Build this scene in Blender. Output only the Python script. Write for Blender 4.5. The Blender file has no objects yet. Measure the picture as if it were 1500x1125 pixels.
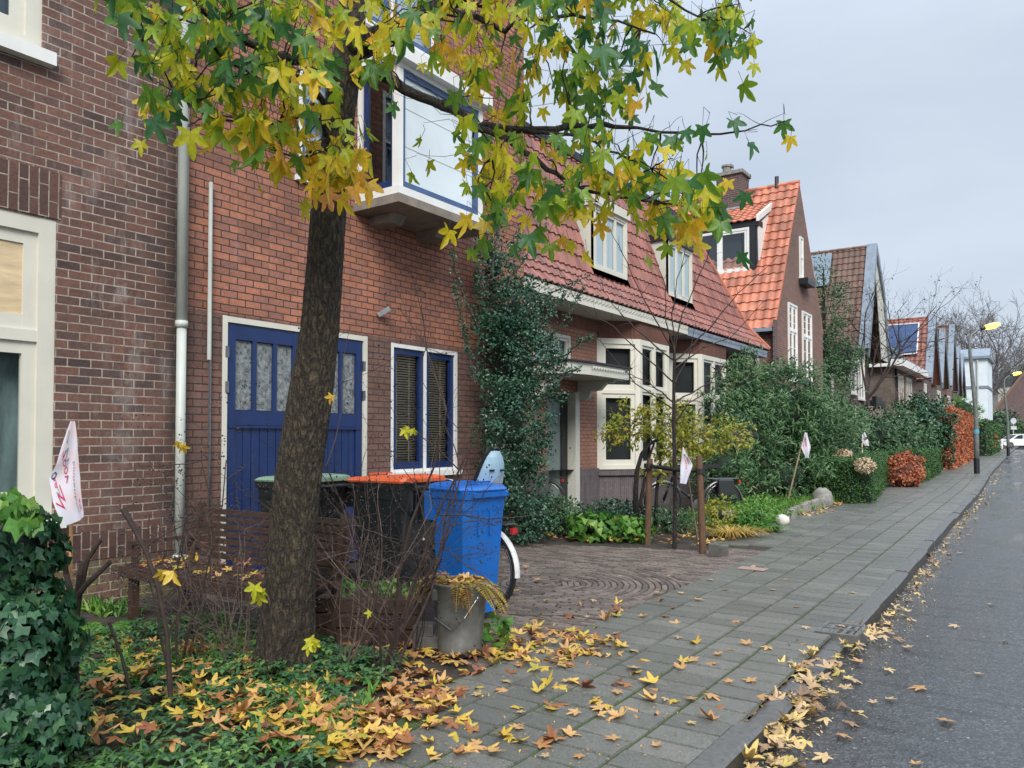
import bpy, math, random
from mathutils import Vector, Matrix
random.seed(7)
R=math.radians
sc=bpy.context.scene
# ---------------------------------------------------------------- camera
F=1140.0;H=1.44;PI=math.pi
PIT=R(1.5);YAW=math.atan2(795,1140);SS=math.sin(YAW);CC=math.cos(YAW);SH=80.5-F*math.tan(PIT)
cd=bpy.data.cameras.new("Camera");cam=bpy.data.objects.new("Camera",cd);sc.collection.objects.link(cam)
cam.location=(0,0,H);cam.rotation_euler=(R(90)+PIT,0,YAW)
cd.sensor_width=36;cd.lens=F*36/1500;cd.shift_y=SH/1500;cd.clip_end=2000;cd.clip_start=.05
sc.camera=cam
# ---------------------------------------------------------------- world, sun, exposure
wd=bpy.data.worlds.new("World");sc.world=wd;wd.use_nodes=True
nt=wd.node_tree;bg=nt.nodes['Background']
sky=nt.nodes.new('ShaderNodeTexSky');sky.sky_type='NISHITA';sky.sun_disc=False
sky.sun_elevation=R(38);sky.sun_rotation=R(140);sky.dust_density=3;sky.air_density=1;sky.ozone_density=1
# overcast: the clear sky seen through an even veil of cloud
tcd=nt.nodes.new('ShaderNodeTexCoord');mpn=nt.nodes.new('ShaderNodeMapping');mpn.inputs['Scale'].default_value=(1,1,3)
nz=nt.nodes.new('ShaderNodeTexNoise');nz.inputs['Scale'].default_value=2.2;nz.inputs['Detail'].default_value=5
rp=nt.nodes.new('ShaderNodeValToRGB');rp.color_ramp.elements[0].position=.3;rp.color_ramp.elements[1].position=.75
rp.color_ramp.elements[0].color=(2.3,2.68,3.2,1);rp.color_ramp.elements[1].color=(3.0,3.35,3.8,1)
mx=nt.nodes.new('ShaderNodeMix');mx.data_type='RGBA';mx.inputs[0].default_value=.93
L=nt.links.new
L(tcd.outputs['Generated'],mpn.inputs[0]);L(mpn.outputs[0],nz.inputs['Vector']);L(nz.outputs[0],rp.inputs[0])
# an overcast sky is brightest overhead
spz=nt.nodes.new('ShaderNodeSeparateXYZ');L(tcd.outputs['Generated'],spz.inputs[0])
mrz=nt.nodes.new('ShaderNodeMapRange');mrz.interpolation_type='SMOOTHSTEP';L(spz.outputs[2],mrz.inputs[0])
for i_,v_ in((1,.38),(2,.95),(3,1.0),(4,3.1)): mrz.inputs[i_].default_value=v_
vmz=nt.nodes.new('ShaderNodeVectorMath');vmz.operation='SCALE';L(rp.outputs[0],vmz.inputs[0]);L(mrz.outputs[0],vmz.inputs['Scale'])
L(sky.outputs[0],mx.inputs[6]);L(vmz.outputs[0],mx.inputs[7]);L(mx.outputs[2],bg.inputs['Color'])
bg.inputs['Strength'].default_value=.1
sd=bpy.data.lights.new("Sun",'SUN');sd.energy=1.5;sd.angle=R(25);sd.color=(1,.96,.9)
sun=bpy.data.objects.new("Sun",sd);sc.collection.objects.link(sun)
sun.rotation_euler=(R(52),0,R(40))
sc.view_settings.view_transform='Standard';sc.view_settings.look='None';sc.view_settings.gamma=1
sc.view_settings.use_curve_mapping=False;sc.view_settings.exposure=1.25
# ---------------------------------------------------------------- pixel helpers (real 3D points from the survey of the photograph)
def ray(px,py):
    a=(px-750)/F;b=(562.5+SH-py)/F;cp,sp=math.cos(PIT),math.sin(PIT)
    return Vector((CC*a+SS*sp*b-SS*cp, SS*a-CC*sp*b+CC*cp, cp*b+sp))
def gz(y): return .006*max(0,y-30)
def G(px,py,z=0.0):
    r=ray(px,py);t=(z-H)/r.z
    if z==0:
        for _ in range(6): t=(gz(r.y*t)-H)/r.z
    return Vector((r.x*t,r.y*t,H+r.z*t))
def W(px,py,d): return Vector((0,0,H))+ray(px,py)*d
def AX(px,py,x):
    r=ray(px,py);t=x/r.x;return Vector((x,r.y*t,H+r.z*t))
# ---------------------------------------------------------------- objects
COL=sc.collection
ORG={}
def tag(o,label=None,cat=None,group=None,kind=None):
    if label:o['label']=label
    if cat:o['category']=cat
    if group:o['group']=group
    if kind:o['kind']=kind
    return o
def thing(name,label,cat,loc=(0,0,0),group=None):
    o=bpy.data.objects.new(name,None);o.empty_display_size=.1;COL.objects.link(o);o.location=loc
    ORG[o.name]=Vector(loc);return tag(o,label,cat,group)
class MB:
    def __init__(s): s.v=[];s.f=[];s.m=[];s.cm=0;s.M=None
    def add(s,vs,fs):
        n=len(s.v)
        if s.M: s.v.extend([tuple(s.M@Vector(v)) for v in vs])
        else: s.v.extend([tuple(v) for v in vs])
        s.f.extend([tuple(i+n for i in f) for f in fs]);s.m.extend([s.cm]*len(fs));return s
    def box(s,x0,y0,z0,x1,y1,z1,bev=0):
        if bev:
            b=bev;vs=[]
            # chamfered top box
            vs=[(x0,y0,z0),(x1,y0,z0),(x1,y1,z0),(x0,y1,z0),(x0,y0,z1-b),(x1,y0,z1-b),(x1,y1,z1-b),(x0,y1,z1-b),(x0+b,y0+b,z1),(x1-b,y0+b,z1),(x1-b,y1-b,z1),(x0+b,y1-b,z1)]
            return s.add(vs,[(3,2,1,0),(0,1,5,4),(1,2,6,5),(2,3,7,6),(3,0,4,7),(4,5,9,8),(5,6,10,9),(6,7,11,10),(7,4,8,11),(8,9,10,11)])
        return s.add([(x0,y0,z0),(x1,y0,z0),(x1,y1,z0),(x0,y1,z0),(x0,y0,z1),(x1,y0,z1),(x1,y1,z1),(x0,y1,z1)],[(3,2,1,0),(4,5,6,7),(0,1,5,4),(1,2,6,5),(2,3,7,6),(3,0,4,7)])
    def quad(s,a,b,c,d): return s.add([a,b,c,d],[(0,1,2,3)])
    def prism(s,base,off):
        n=len(base);off=Vector(off);vs=[Vector(p) for p in base]+[Vector(p)+off for p in base]
        fs=[tuple(range(n))[::-1],tuple(range(n,2*n))]+[(i,(i+1)%n,(i+1)%n+n,i+n) for i in range(n)]
        return s.add(vs,fs)
    def tube(s,pts,rad,n=6,cap=True,closed=False):
        pts=[Vector(p) for p in pts]
        if not hasattr(rad,'__len__'): rad=[rad]*len(pts)
        vs=[];k=len(pts);up=None
        for i,p in enumerate(pts):
            if closed: t=(pts[(i+1)%k]-pts[i-1])
            else: t=(pts[min(i+1,k-1)]-pts[max(i-1,0)])
            if t.length<1e-9:t=Vector((0,0,1))
            t.normalize()
            if up is None:
                up=Vector((0,0,1)) if abs(t.z)<.9 else Vector((1,0,0))
            a=t.cross(up)
            if a.length<1e-4: a=t.orthogonal()
            a.normalize();b=a.cross(t);b.normalize();up=b
            for j in range(n):
                an=2*PI*j/n;vs.append(p+(a*math.cos(an)+b*math.sin(an))*rad[i])
        fs=[]
        for i in range(k if closed else k-1):
            i2=(i+1)%k
            for j in range(n): fs.append((i*n+j,i*n+(j+1)%n,i2*n+(j+1)%n,i2*n+j))
        if cap and not closed: fs+= [tuple(range(n))[::-1],tuple(range((k-1)*n,k*n))]
        return s.add(vs,fs)
    def bar(s,a,b,w,h=None):
        # rectangular bar from a to b
        a=Vector(a);b=Vector(b);h=h or w;t=(b-a).normalized();u=Vector((0,0,1)) if abs(t.z)<.95 else Vector((0,1,0))
        x=t.cross(u).normalized();y=x.cross(t)
        vs=[p+x*sx*w/2+y*sy*h/2 for p in(a,b) for sx,sy in((-1,-1),(1,-1),(1,1),(-1,1))]
        return s.add(vs,[(3,2,1,0),(4,5,6,7),(0,1,5,4),(1,2,6,5),(2,3,7,6),(3,0,4,7)])
    def lathe(s,prof,c,n=20,axis='z',sx=1,sy=1):
        vs=[];c=Vector(c)
        for r,h in prof:
            for j in range(n):
                an=2*PI*j/n;a,b=r*math.cos(an)*sx,r*math.sin(an)*sy
                vs.append(c+(Vector((a,b,h)) if axis=='z' else (Vector((a,h,b)) if axis=='y' else Vector((h,a,b)))))
        fs=[]
        for i in range(len(prof)-1):
            for j in range(n): fs.append((i*n+j,i*n+(j+1)%n,(i+1)*n+(j+1)%n,(i+1)*n+j))
        return s.add(vs,fs)
    def build(s,name,mats,parent=None,smooth=False,org=None):
        if parent is not None: o0=ORG[parent.name]
        else: o0=Vector(org) if org is not None else Vector((0,0,0))
        me=bpy.data.meshes.new(name)
        me.from_pydata([(v[0]-o0.x,v[1]-o0.y,v[2]-o0.z) for v in s.v],[],s.f)
        if not isinstance(mats,(list,tuple)): mats=[mats]
        for m in mats: me.materials.append(m)
        me.polygons.foreach_set('material_index',s.m)
        if smooth: me.polygons.foreach_set('use_smooth',[True]*len(s.f))
        me.update()
        o=bpy.data.objects.new(name,me);COL.objects.link(o);ORG[o.name]=o0
        if parent is not None: o.parent=parent
        else: o.location=o0
        return o
# ---------------------------------------------------------------- materials
def newmat(name):
    m=bpy.data.materials.new(name);m.use_nodes=True;n=m.node_tree;return m,n,n.nodes['Principled BSDF'],n.links.new
def nd(n,t,**k):
    x=n.nodes.new(t)
    for a,b in k.items():
        if a in x.inputs.keys(): x.inputs[a].default_value=b
        else: setattr(x,a,b)
    return x
def c4(c): return (c[0],c[1],c[2],1)
def sc3(c,f): return tuple(min(1,x*f) for x in c)
def mixrgb(n,fac,a,b,mode='MIX'):
    m=n.nodes.new('ShaderNodeMix');m.data_type='RGBA';m.blend_type=mode
    for i,v in((0,fac),(6,a),(7,b)):
        if isinstance(v,bpy.types.NodeSocket): n.links.new(v,m.inputs[i])
        else: m.inputs[i].default_value=v if i==0 else c4(v)
    return m.outputs[2]
def pos(n,scale=(1,1,1)):
    g=n.nodes.new('ShaderNodeNewGeometry');m=n.nodes.new('ShaderNodeMapping');m.inputs['Scale'].default_value=scale
    n.links.new(g.outputs['Position'],m.inputs[0]);return m.outputs[0]
def noise(n,vec,scale,detail=4,rough=.6):
    x=nd(n,'ShaderNodeTexNoise',Scale=scale,Detail=detail,Roughness=rough);n.links.new(vec,x.inputs['Vector']);return x.outputs[0]
def ramp(n,fac,stops,interp='LINEAR'):
    r=n.nodes.new('ShaderNodeValToRGB');r.color_ramp.interpolation=interp;e=r.color_ramp.elements
    while len(e)<len(stops): e.new(.5)
    for x,(p,c) in zip(e,stops): x.position=p;x.color=c4(c) if hasattr(c,'__len__') else (c,c,c,1)
    n.links.new(fac,r.inputs[0]);return r.outputs[0]
def bump(n,h,bs,strength=.3,dist=.01):
    b=nd(n,'ShaderNodeBump',Strength=strength,Distance=dist);n.links.new(h,b.inputs['Height']);n.links.new(b.outputs[0],bs.inputs['Normal'])
def plain(name,col,rough=.55,var=.18,scale=6,bmp=.15,metal=0,island=0,stretch=(1,1,1),dirt=None):
    m,n,b,L=newmat(name);v=pos(n,stretch);f=noise(n,v,scale,6)
    c=mixrgb(n,ramp(n,f,[(.3,0),(.7,1)]),sc3(col,1-var),sc3(col,1+var))
    if island:
        g=n.nodes.new('ShaderNodeNewGeometry')
        c=mixrgb(n,1.0,c,ramp(n,g.outputs['Random Per Island'],[(0,1-island),(1,1+island)]),'MULTIPLY')
    if dirt:
        f2=noise(n,v,scale*.35,8,.7);c=mixrgb(n,ramp(n,f2,[(.5,0),(.7,.7)]),c,dirt)
    L(c,b.inputs['Base Color']);b.inputs['Roughness'].default_value=rough;b.inputs['Metallic'].default_value=metal
    if bmp: bump(n,noise(n,v,scale*6,3),b,bmp,.004)
    return m
def brick(name,c1,c2,mortar,bw=.2,bh=.0725,ms=.008,dark=(.03,.02,.02),darkf=.35,low=None,lowz=2.68,moss=0,eff=0,mode='wall',off=.5,rough=.85,soot=None):
    m,n,b,L=newmat(name)
    g=n.nodes.new('ShaderNodeNewGeometry');sp=n.nodes.new('ShaderNodeSeparateXYZ');L(g.outputs['Position'],sp.inputs[0])
    ad=nd(n,'ShaderNodeMath',operation='ADD');L(sp.outputs[0],ad.inputs[0]);L(sp.outputs[1],ad.inputs[1])
    cb=n.nodes.new('ShaderNodeCombineXYZ')
    if mode=='wall': L(ad.outputs[0],cb.inputs[0]);L(sp.outputs[2],cb.inputs[1])
    else: L(sp.outputs[2],cb.inputs[0]);L(ad.outputs[0],cb.inputs[1])
    # slight wobble of the courses
    wn=nd(n,'ShaderNodeTexNoise',Scale=3.0,Detail=2);L(g.outputs['Position'],wn.inputs['Vector'])
    wv=nd(n,'ShaderNodeVectorMath',operation='SCALE');L(wn.outputs['Color'],wv.inputs[0]);wv.inputs['Scale'].default_value=.012
    av=nd(n,'ShaderNodeVectorMath',operation='ADD');L(cb.outputs[0],av.inputs[0]);L(wv.outputs[0],av.inputs[1])
    def bt(a,bb,mo):
        t=n.nodes.new('ShaderNodeTexBrick');t.offset=off;t.inputs['Scale'].default_value=1;t.inputs['Brick Width'].default_value=bw;t.inputs['Row Height'].default_value=bh
        t.inputs['Mortar Size'].default_value=ms;t.inputs['Mortar Smooth'].default_value=.25
        t.inputs['Color1'].default_value=c4(a);t.inputs['Color2'].default_value=c4(bb);t.inputs['Mortar'].default_value=c4(mo);L(av.outputs[0],t.inputs['Vector']);return t
    t=bt(c1,c2,(0,0,0));col=t.outputs['Color']
    t2=bt((1,1,1),(0,0,0),(0,0,0));
    # per-brick dark headers through a cellular value on brick scale
    sc_=nd(n,'ShaderNodeVectorMath',operation='MULTIPLY');L(av.outputs[0],sc_.inputs[0]);sc_.inputs[1].default_value=(1/bw*.9,1/bh,1)
    wn2=nd(n,'ShaderNodeTexWhiteNoise');fl=nd(n,'ShaderNodeVectorMath',operation='FLOOR')
    sc2=nd(n,'ShaderNodeVectorMath',operation='MULTIPLY');L(av.outputs[0],sc2.inputs[0]);sc2.inputs[1].default_value=(.5/bw,1/bh,1);L(sc2.outputs[0],fl.inputs[0]);L(fl.outputs[0],wn2.inputs['Vector'])
    fine=noise(n,g.outputs['Position'],45,4);big=noise(n,g.outputs['Position'],.9,5)
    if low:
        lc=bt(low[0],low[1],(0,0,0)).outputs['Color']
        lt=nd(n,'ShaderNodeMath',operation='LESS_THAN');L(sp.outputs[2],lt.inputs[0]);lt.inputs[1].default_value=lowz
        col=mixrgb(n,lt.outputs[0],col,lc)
    col=mixrgb(n,ramp(n,t2.outputs['Color'],[(.55,0),(.95,darkf)]),col,dark)
    col=mixrgb(n,ramp(n,wn2.outputs[0],[(.6,0),(1,darkf)]),col,dark)
    col=mixrgb(n,1.0,col,ramp(n,fine,[(.25,.72),(.75,1.25)]),'MULTIPLY')
    col=mixrgb(n,1.0,col,ramp(n,big,[(.3,.7),(.7,1.2)]),'MULTIPLY')
    mo=mixrgb(n,1.0,mortar,ramp(n,noise(n,g.outputs['Position'],7,5,.8),[(.35,.45),(.65,1.15)]),'MULTIPLY');col=mixrgb(n,t.outputs['Fac'],col,mo)
    if eff:
        e=noise(n,pos(n,(1,3,.8)),1.3,8,.75);col=mixrgb(n,ramp(n,e,[(.56,0),(.75,eff)]),col,(.5,.46,.44))
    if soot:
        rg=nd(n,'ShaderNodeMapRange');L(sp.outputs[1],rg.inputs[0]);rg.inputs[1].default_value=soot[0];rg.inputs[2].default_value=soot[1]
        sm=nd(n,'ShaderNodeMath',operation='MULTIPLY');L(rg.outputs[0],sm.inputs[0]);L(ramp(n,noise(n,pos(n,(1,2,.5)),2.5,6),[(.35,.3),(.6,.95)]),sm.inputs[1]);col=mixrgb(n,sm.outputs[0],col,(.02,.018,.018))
        e1=ramp(n,sp.outputs[1],[(.0,0)]) if 0 else None
        r1=nd(n,'ShaderNodeMath',operation='SUBTRACT');L(sp.outputs[1],r1.inputs[0]);r1.inputs[1].default_value=3.62
        r2=nd(n,'ShaderNodeMath',operation='ABSOLUTE');L(r1.outputs[0],r2.inputs[0])
        r3=nd(n,'ShaderNodeMapRange');L(r2.outputs[0],r3.inputs[0]);r3.inputs[1].default_value=.22;r3.inputs[2].default_value=.02
        sm=nd(n,'ShaderNodeMath',operation='MULTIPLY');L(r3.outputs[0],sm.inputs[0]);L(ramp(n,noise(n,pos(n,(1,2.2,1.4)),2.6,7,.7),[(.5,0),(.7,.42)]),sm.inputs[1]);col=mixrgb(n,sm.outputs[0],col,(.42,.38,.36))
    if moss:
        mr=nd(n,'ShaderNodeMapRange');L(sp.outputs[2],mr.inputs[0]);mr.inputs[1].default_value=.62;mr.inputs[2].default_value=.3;mr.inputs[3].default_value=0;mr.inputs[4].default_value=1
        e=noise(n,g.outputs['Position'],3.5,6,.7);mm=nd(n,'ShaderNodeMath',operation='MULTIPLY');L(mr.outputs[0],mm.inputs[0]);L(ramp(n,e,[(.42,0),(.6,moss)]),mm.inputs[1])
        col=mixrgb(n,mm.outputs[0],col,(.12,.13,.03))
    L(col,b.inputs['Base Color']);b.inputs['Roughness'].default_value=rough
    h=nd(n,'ShaderNodeMath',operation='MULTIPLY_ADD');L(t.outputs['Fac'],h.inputs[0]);h.inputs[1].default_value=-1.0;L(fine,h.inputs[2])
    bump(n,h.outputs[0],b,.8,.006)
    return m
def leafmat(name,stops,rough=.45,trans=.25,nscale=1.2,mixn=.4,spec=.4):
    m,n,b,L=newmat(name);g=n.nodes.new('ShaderNodeNewGeometry')
    nn=noise(n,g.outputs['Position'],nscale,3)
    mr=nd(n,'ShaderNodeMapRange');L(nn,mr.inputs[0]);mr.inputs[1].default_value=.3;mr.inputs[2].default_value=.7
    mm=nd(n,'ShaderNodeMix');mm.inputs[0].default_value=mixn;L(g.outputs['Random Per Island'],mm.inputs[2]);L(mr.outputs[0],mm.inputs[3])
    col=ramp(n,mm.outputs[0],stops)
    col=mixrgb(n,1.0,col,ramp(n,noise(n,g.outputs['Position'],60,3),[(.3,.8),(.7,1.15)]),'MULTIPLY')
    L(col,b.inputs['Base Color']);b.inputs['Roughness'].default_value=rough;b.inputs['Specular IOR Level'].default_value=spec
    if trans:
        tr=n.nodes.new('ShaderNodeBsdfTranslucent');L(col,tr.inputs[0]);ms=n.nodes.new('ShaderNodeMixShader');ms.inputs[0].default_value=trans
        L(b.outputs[0],ms.inputs[1]);L(tr.outputs[0],ms.inputs[2]);L(ms.outputs[0],n.nodes['Material Output'].inputs[0])
    return m
def tilemat(name,c,var=.35,dirt=(.05,.03,.025),df=.5,rough=.45):
    m,n,b,L=newmat(name);g=n.nodes.new('ShaderNodeNewGeometry')
    col=ramp(n,g.outputs['Random Per Island'],[(0,sc3(c,1-var)),(.5,c),(1,(min(1,c[0]*(1+var*.7)),c[1]*(1+var*.9),c[2]*(1+var*.9)))])
    f=noise(n,g.outputs['Position'],2.2,8,.75);col=mixrgb(n,ramp(n,f,[(.48,0),(.72,df)]),col,dirt)
    f2=noise(n,g.outputs['Position'],40,3);col=mixrgb(n,1.0,col,ramp(n,f2,[(.3,.8),(.7,1.15)]),'MULTIPLY')
    L(col,b.inputs['Base Color']);b.inputs['Roughness'].default_value=rough;bump(n,f2,b,.25,.003);return m
def glassmat(name,tint=(.8,.9,.95),refl=.25):
    m,n,b,L=newmat(name);n.nodes.remove(b)
    tr=n.nodes.new('ShaderNodeBsdfTransparent');tr.inputs[0].default_value=c4(tint)
    gl=n.nodes.new('ShaderNodeBsdfGlossy');gl.inputs['Roughness'].default_value=.02;gl.inputs[0].default_value=(.9,.95,1,1)
    fr=n.nodes.new('ShaderNodeLayerWeight');fr.inputs[0].default_value=refl
    g=n.nodes.new('ShaderNodeNewGeometry');bm=nd(n,'ShaderNodeBump',Strength=.02,Distance=.02);L(noise(n,g.outputs['Position'],1.5,2),bm.inputs['Height']);L(bm.outputs[0],gl.inputs['Normal'])
    ms=n.nodes.new('ShaderNodeMixShader');L(fr.outputs['Fresnel'],ms.inputs[0]);L(tr.outputs[0],ms.inputs[1]);L(gl.outputs[0],ms.inputs[2]);L(ms.outputs[0],n.nodes['Material Output'].inputs[0]);return m
def emit(name,col,s):
    m,n,b,L=newmat(name);b.inputs['Base Color'].default_value=c4(col);b.inputs['Emission Color'].default_value=c4(col);b.inputs['Emission Strength'].default_value=s;return m
M={}
M['brick_dark']=brick('brown brick light joints',(.23,.105,.07),(.085,.052,.047),(.36,.3,.24),bw=.19,bh=.073,ms=.0062,darkf=.45,moss=.8,eff=.35,soot=(3.86,4.16))
M['brick_soldier']=brick('upright brown brick',(.135,.062,.045),(.08,.04,.034),(.33,.27,.21),bw=.26,bh=.075,ms=.006,mode='soldier',darkf=.4)
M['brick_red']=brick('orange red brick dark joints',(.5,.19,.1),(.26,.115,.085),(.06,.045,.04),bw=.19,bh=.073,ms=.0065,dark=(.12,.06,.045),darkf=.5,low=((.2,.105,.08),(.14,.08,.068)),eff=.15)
M['brick_pink']=brick('weathered orange brick',(.4,.175,.11),(.3,.14,.1),(.17,.12,.10),bw=.19,bh=.073,ms=.009,dark=(.15,.08,.06),darkf=.3)
M['brick_gable']=brick('old mixed brown red brick',(.27,.11,.075),(.15,.07,.055),(.25,.2,.17),bw=.2,bh=.073,ms=.01,dark=(.06,.035,.03),darkf=.5)
M['brick_purple']=brick('purple brown brick',(.14,.07,.065),(.09,.05,.05),(.2,.17,.16),bw=.2,bh=.073,ms=.01,darkf=.4)
M['brick_grey']=brick('yellow grey brick',(.2,.16,.12),(.13,.11,.09),(.14,.12,.1),bw=.2,bh=.07,ms=.01,darkf=.3)
M['plinth']=brick('dark grey upright brick',(.13,.105,.11),(.09,.075,.08),(.19,.17,.17),bw=.3,bh=.06,ms=.005,mode='soldier',darkf=.35)
M['fascia_brick']=brick('stained upright fascia',(.2,.075,.045),(.14,.055,.035),(.1,.05,.035),bw=.4,bh=.05,ms=.004,mode='soldier',darkf=.4)
M['white']=plain('cream white paint',(.58,.56,.48),.45,.06,3,.04)
M['white2']=plain('clean white paint',(.68,.68,.65),.4,.08,3,.03)
M['cream']=plain('grey cream paint',(.5,.5,.44),.5,.08,3,.04)
M['blue']=plain('dark blue paint',(.009,.026,.1),.35,.15,4,.05)
M['blue2']=plain('grey blue paint',(.05,.09,.2),.4,.15,4,.05)
M['concrete']=plain('bare concrete',(.2,.17,.14),.85,.25,6,.3)
M['zinc']=plain('zinc sheet',(.3,.33,.36),.45,.15,5,.05,metal=.3)
M['greyzinc']=plain('blue grey lead edge',(.19,.23,.28),.5,.2,3,.05)
M['pipe']=plain('grey plastic pipe',(.45,.48,.44),.45,.12,2,.04,dirt=(.3,.3,.26))
M['black']=plain('black paint',(.012,.013,.016),.4,.2,5,.03)
M['blackp']=plain('black plastic',(.014,.018,.02),.45,.25,6,.08)
M['rubber']=plain('tyre rubber',(.012,.012,.012),.7,.2,20,.1)
M['steel']=plain('scratched steel',(.25,.25,.25),.3,.2,15,.05,metal=.9)
M['galv']=plain('weathered galvanised metal',(.15,.155,.15),.5,.35,9,.12,metal=.4,dirt=(.12,.1,.08))
M['binblue']=plain('bright blue plastic',(.004,.13,.5),.38,.12,3,.05,dirt=(.03,.1,.27))
M['binorange']=plain('orange plastic',(.75,.13,.04),.4,.06,3,.03)
M['bingreen']=plain('faded green plastic',(.2,.3,.21),.45,.1,3,.03)
M['red']=plain('red plastic',(.5,.02,.02),.3,.1,5,0)
M['ply']=plain('plywood board',(.6,.46,.28),.6,.25,3,.05,stretch=(1,1,5))
M['wood_dark']=plain('dark weathered wood',(.05,.026,.018),.6,.4,8,.3,stretch=(1,4,4))
M['stake']=plain('wooden stake',(.1,.052,.028),.8,.3,8,.3,stretch=(6,6,1))
M['stick']=plain('pale wooden stick',(.4,.22,.08),.7,.2,10,.1,stretch=(5,5,1))
M['canestick']=plain('pale cane',(.36,.28,.18),.7,.2,10,.1)
M['dark']=plain('dark room behind the glass',(.012,.014,.014),.9,.5,2,0)
M['curtain']=plain('pale curtain',(.5,.58,.62),.9,.12,2,.1,stretch=(14,14,.4))
M['curtaind']=plain('greenish room and curtain',(.16,.22,.22),.9,.6,2.5,0,stretch=(3,3,.8))
M['screen']=plain('pale frosted roller screen',(.6,.67,.7),.4,.12,.9,0)
M['slat']=plain('blind slats',(.6,.54,.42),.5,.15,4,0)
M['frost']=plain('ribbed frosted glass',(.17,.185,.185),.15,.75,26,1.0)
M['doorglass']=plain('green grey frosted door glass',(.16,.2,.19),.25,.1,3,.05)
M['glass']=glassmat('window glass',(.93,.96,.97),.1)
M['glassr']=glassmat('reflective glass',(.75,.85,.9),.45)
M['solar']=plain('dark solar cells',(.02,.05,.14),.15,.2,3,0)
M['solarg']=plain('pale grey solar sheet',(.17,.22,.27),.2,.1,3,0)
M['tile_red']=tilemat('glazed red roof tile',(.25,.088,.064),dirt=(.08,.055,.045),df=.75)
M['tile_orange']=tilemat('orange clay roof tile',(.47,.155,.088),dirt=(.15,.09,.065),df=.75,rough=.6)
M['tile_brown']=tilemat('mossy brown roof tile',(.14,.075,.055),dirt=(.11,.09,.06),df=.8,rough=.7)
M['tile_grey']=tilemat('dark grey roof tile',(.07,.08,.09),dirt=(.04,.04,.05),df=.6)
def barkmat(name,c1,c2,moss=(.12,.12,.06),mf=.6):
    m,n,b,L=newmat(name);v=pos(n,(1,1,.28));g=n.nodes.new('ShaderNodeNewGeometry')
    vo=nd(n,'ShaderNodeTexVoronoi',Scale=38);vo.feature='DISTANCE_TO_EDGE';
    w=noise(n,v,9,5,.7);ww=nd(n,'ShaderNodeVectorMath',operation='SCALE');cb=n.nodes.new('ShaderNodeCombineXYZ');L(w,cb.inputs[0]);L(w,cb.inputs[1]);L(cb.outputs[0],ww.inputs[0]);ww.inputs['Scale'].default_value=.12
    av=nd(n,'ShaderNodeVectorMath',operation='ADD');L(v,av.inputs[0]);L(ww.outputs[0],av.inputs[1]);L(av.outputs[0],vo.inputs['Vector'])
    h=ramp(n,vo.outputs['Distance'],[(0,0),(.35,1)])
    col=mixrgb(n,h,c1,c2);f=noise(n,pos(n,(1,1,.35)),42,6,.75);col=mixrgb(n,ramp(n,f,[(.5,0),(.66,mf)]),col,moss)
    f3=noise(n,g.outputs['Position'],70,4,.7);col=mixrgb(n,1.0,col,ramp(n,f3,[(.3,.6),(.7,1.4)]),'MULTIPLY')
    L(col,b.inputs['Base Color']);b.inputs['Roughness'].default_value=.9
    ad=nd(n,'ShaderNodeMath',operation='ADD');L(h,ad.inputs[0]);L(f3,ad.inputs[1]);bump(n,ad.outputs[0],b,1,.015);return m
M['bark']=barkmat('ridged grey brown bark',(.014,.01,.008),(.075,.054,.034),(.13,.115,.055),.6)
M['bark2']=barkmat('dark branch bark',(.015,.012,.01),(.04,.03,.024),(.06,.055,.04),.4)
M['twig']=plain('brown bare twig',(.034,.021,.017),.8,.45,20,.2)
M['twigpale']=plain('grey twig',(.12,.085,.07),.8,.35,20,.2)
M['berry']=plain('black berry',(.012,.008,.01),.5,.3,20,0)
M['leaf_tree']=leafmat('turning star leaf',[(0,(.03,.11,.06)),(.26,(.055,.17,.045)),(.4,(.14,.28,.03)),(.52,(.32,.42,.02)),(.67,(.6,.52,.025)),(.86,(.7,.4,.03)),(1,(.45,.2,.07))],trans=.5,nscale=1.1,mixn=.5)
M['leaf_turned']=leafmat('fully turned star leaf',[(0,(.08,.2,.04)),(.25,(.3,.4,.02)),(.5,(.65,.52,.03)),(.8,(.75,.42,.04)),(1,(.5,.22,.08))],trans=.5,nscale=1.5,mixn=.5)
M['leaf_fallen']=leafmat('fallen star leaf',[(0,(.14,.17,.03)),(.12,(.45,.35,.05)),(.32,(.6,.39,.06)),(.5,(.55,.33,.13)),(.68,(.38,.17,.06)),(.84,(.22,.08,.035)),(1,(.09,.045,.03))],trans=.12,nscale=2,mixn=.25,rough=.5)
M['leaf_pale']=leafmat('washed out fallen leaf',[(0,(.5,.44,.1)),(.3,(.56,.4,.14)),(.6,(.46,.31,.17)),(.8,(.24,.14,.07)),(1,(.09,.055,.04))],trans=.05,rough=.4)
M['leaf_ivy']=leafmat('dark ivy leaf',[(0,(.012,.045,.025)),(.5,(.024,.08,.038)),(.82,(.05,.13,.05)),(.95,(.12,.2,.08)),(1,(.3,.22,.06))],trans=.12,rough=.28,nscale=6)
M['leaf_cover']=leafmat('ground cover leaf',[(0,(.014,.05,.022)),(.45,(.035,.1,.035)),(.8,(.09,.19,.045)),(1,(.25,.34,.08))],trans=.12,rough=.35,nscale=3)
M['leaf_ever']=leafmat('small evergreen leaf',[(0,(.01,.042,.026)),(.5,(.024,.08,.045)),(.82,(.06,.14,.075)),(1,(.16,.26,.15))],trans=.1,rough=.3,nscale=2.2)
M['leaf_shrub']=leafmat('long shrub leaf',[(0,(.02,.06,.025)),(.4,(.045,.115,.04)),(.75,(.1,.19,.07)),(1,(.26,.32,.15))],trans=.2,rough=.4,nscale=1.5)
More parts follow.
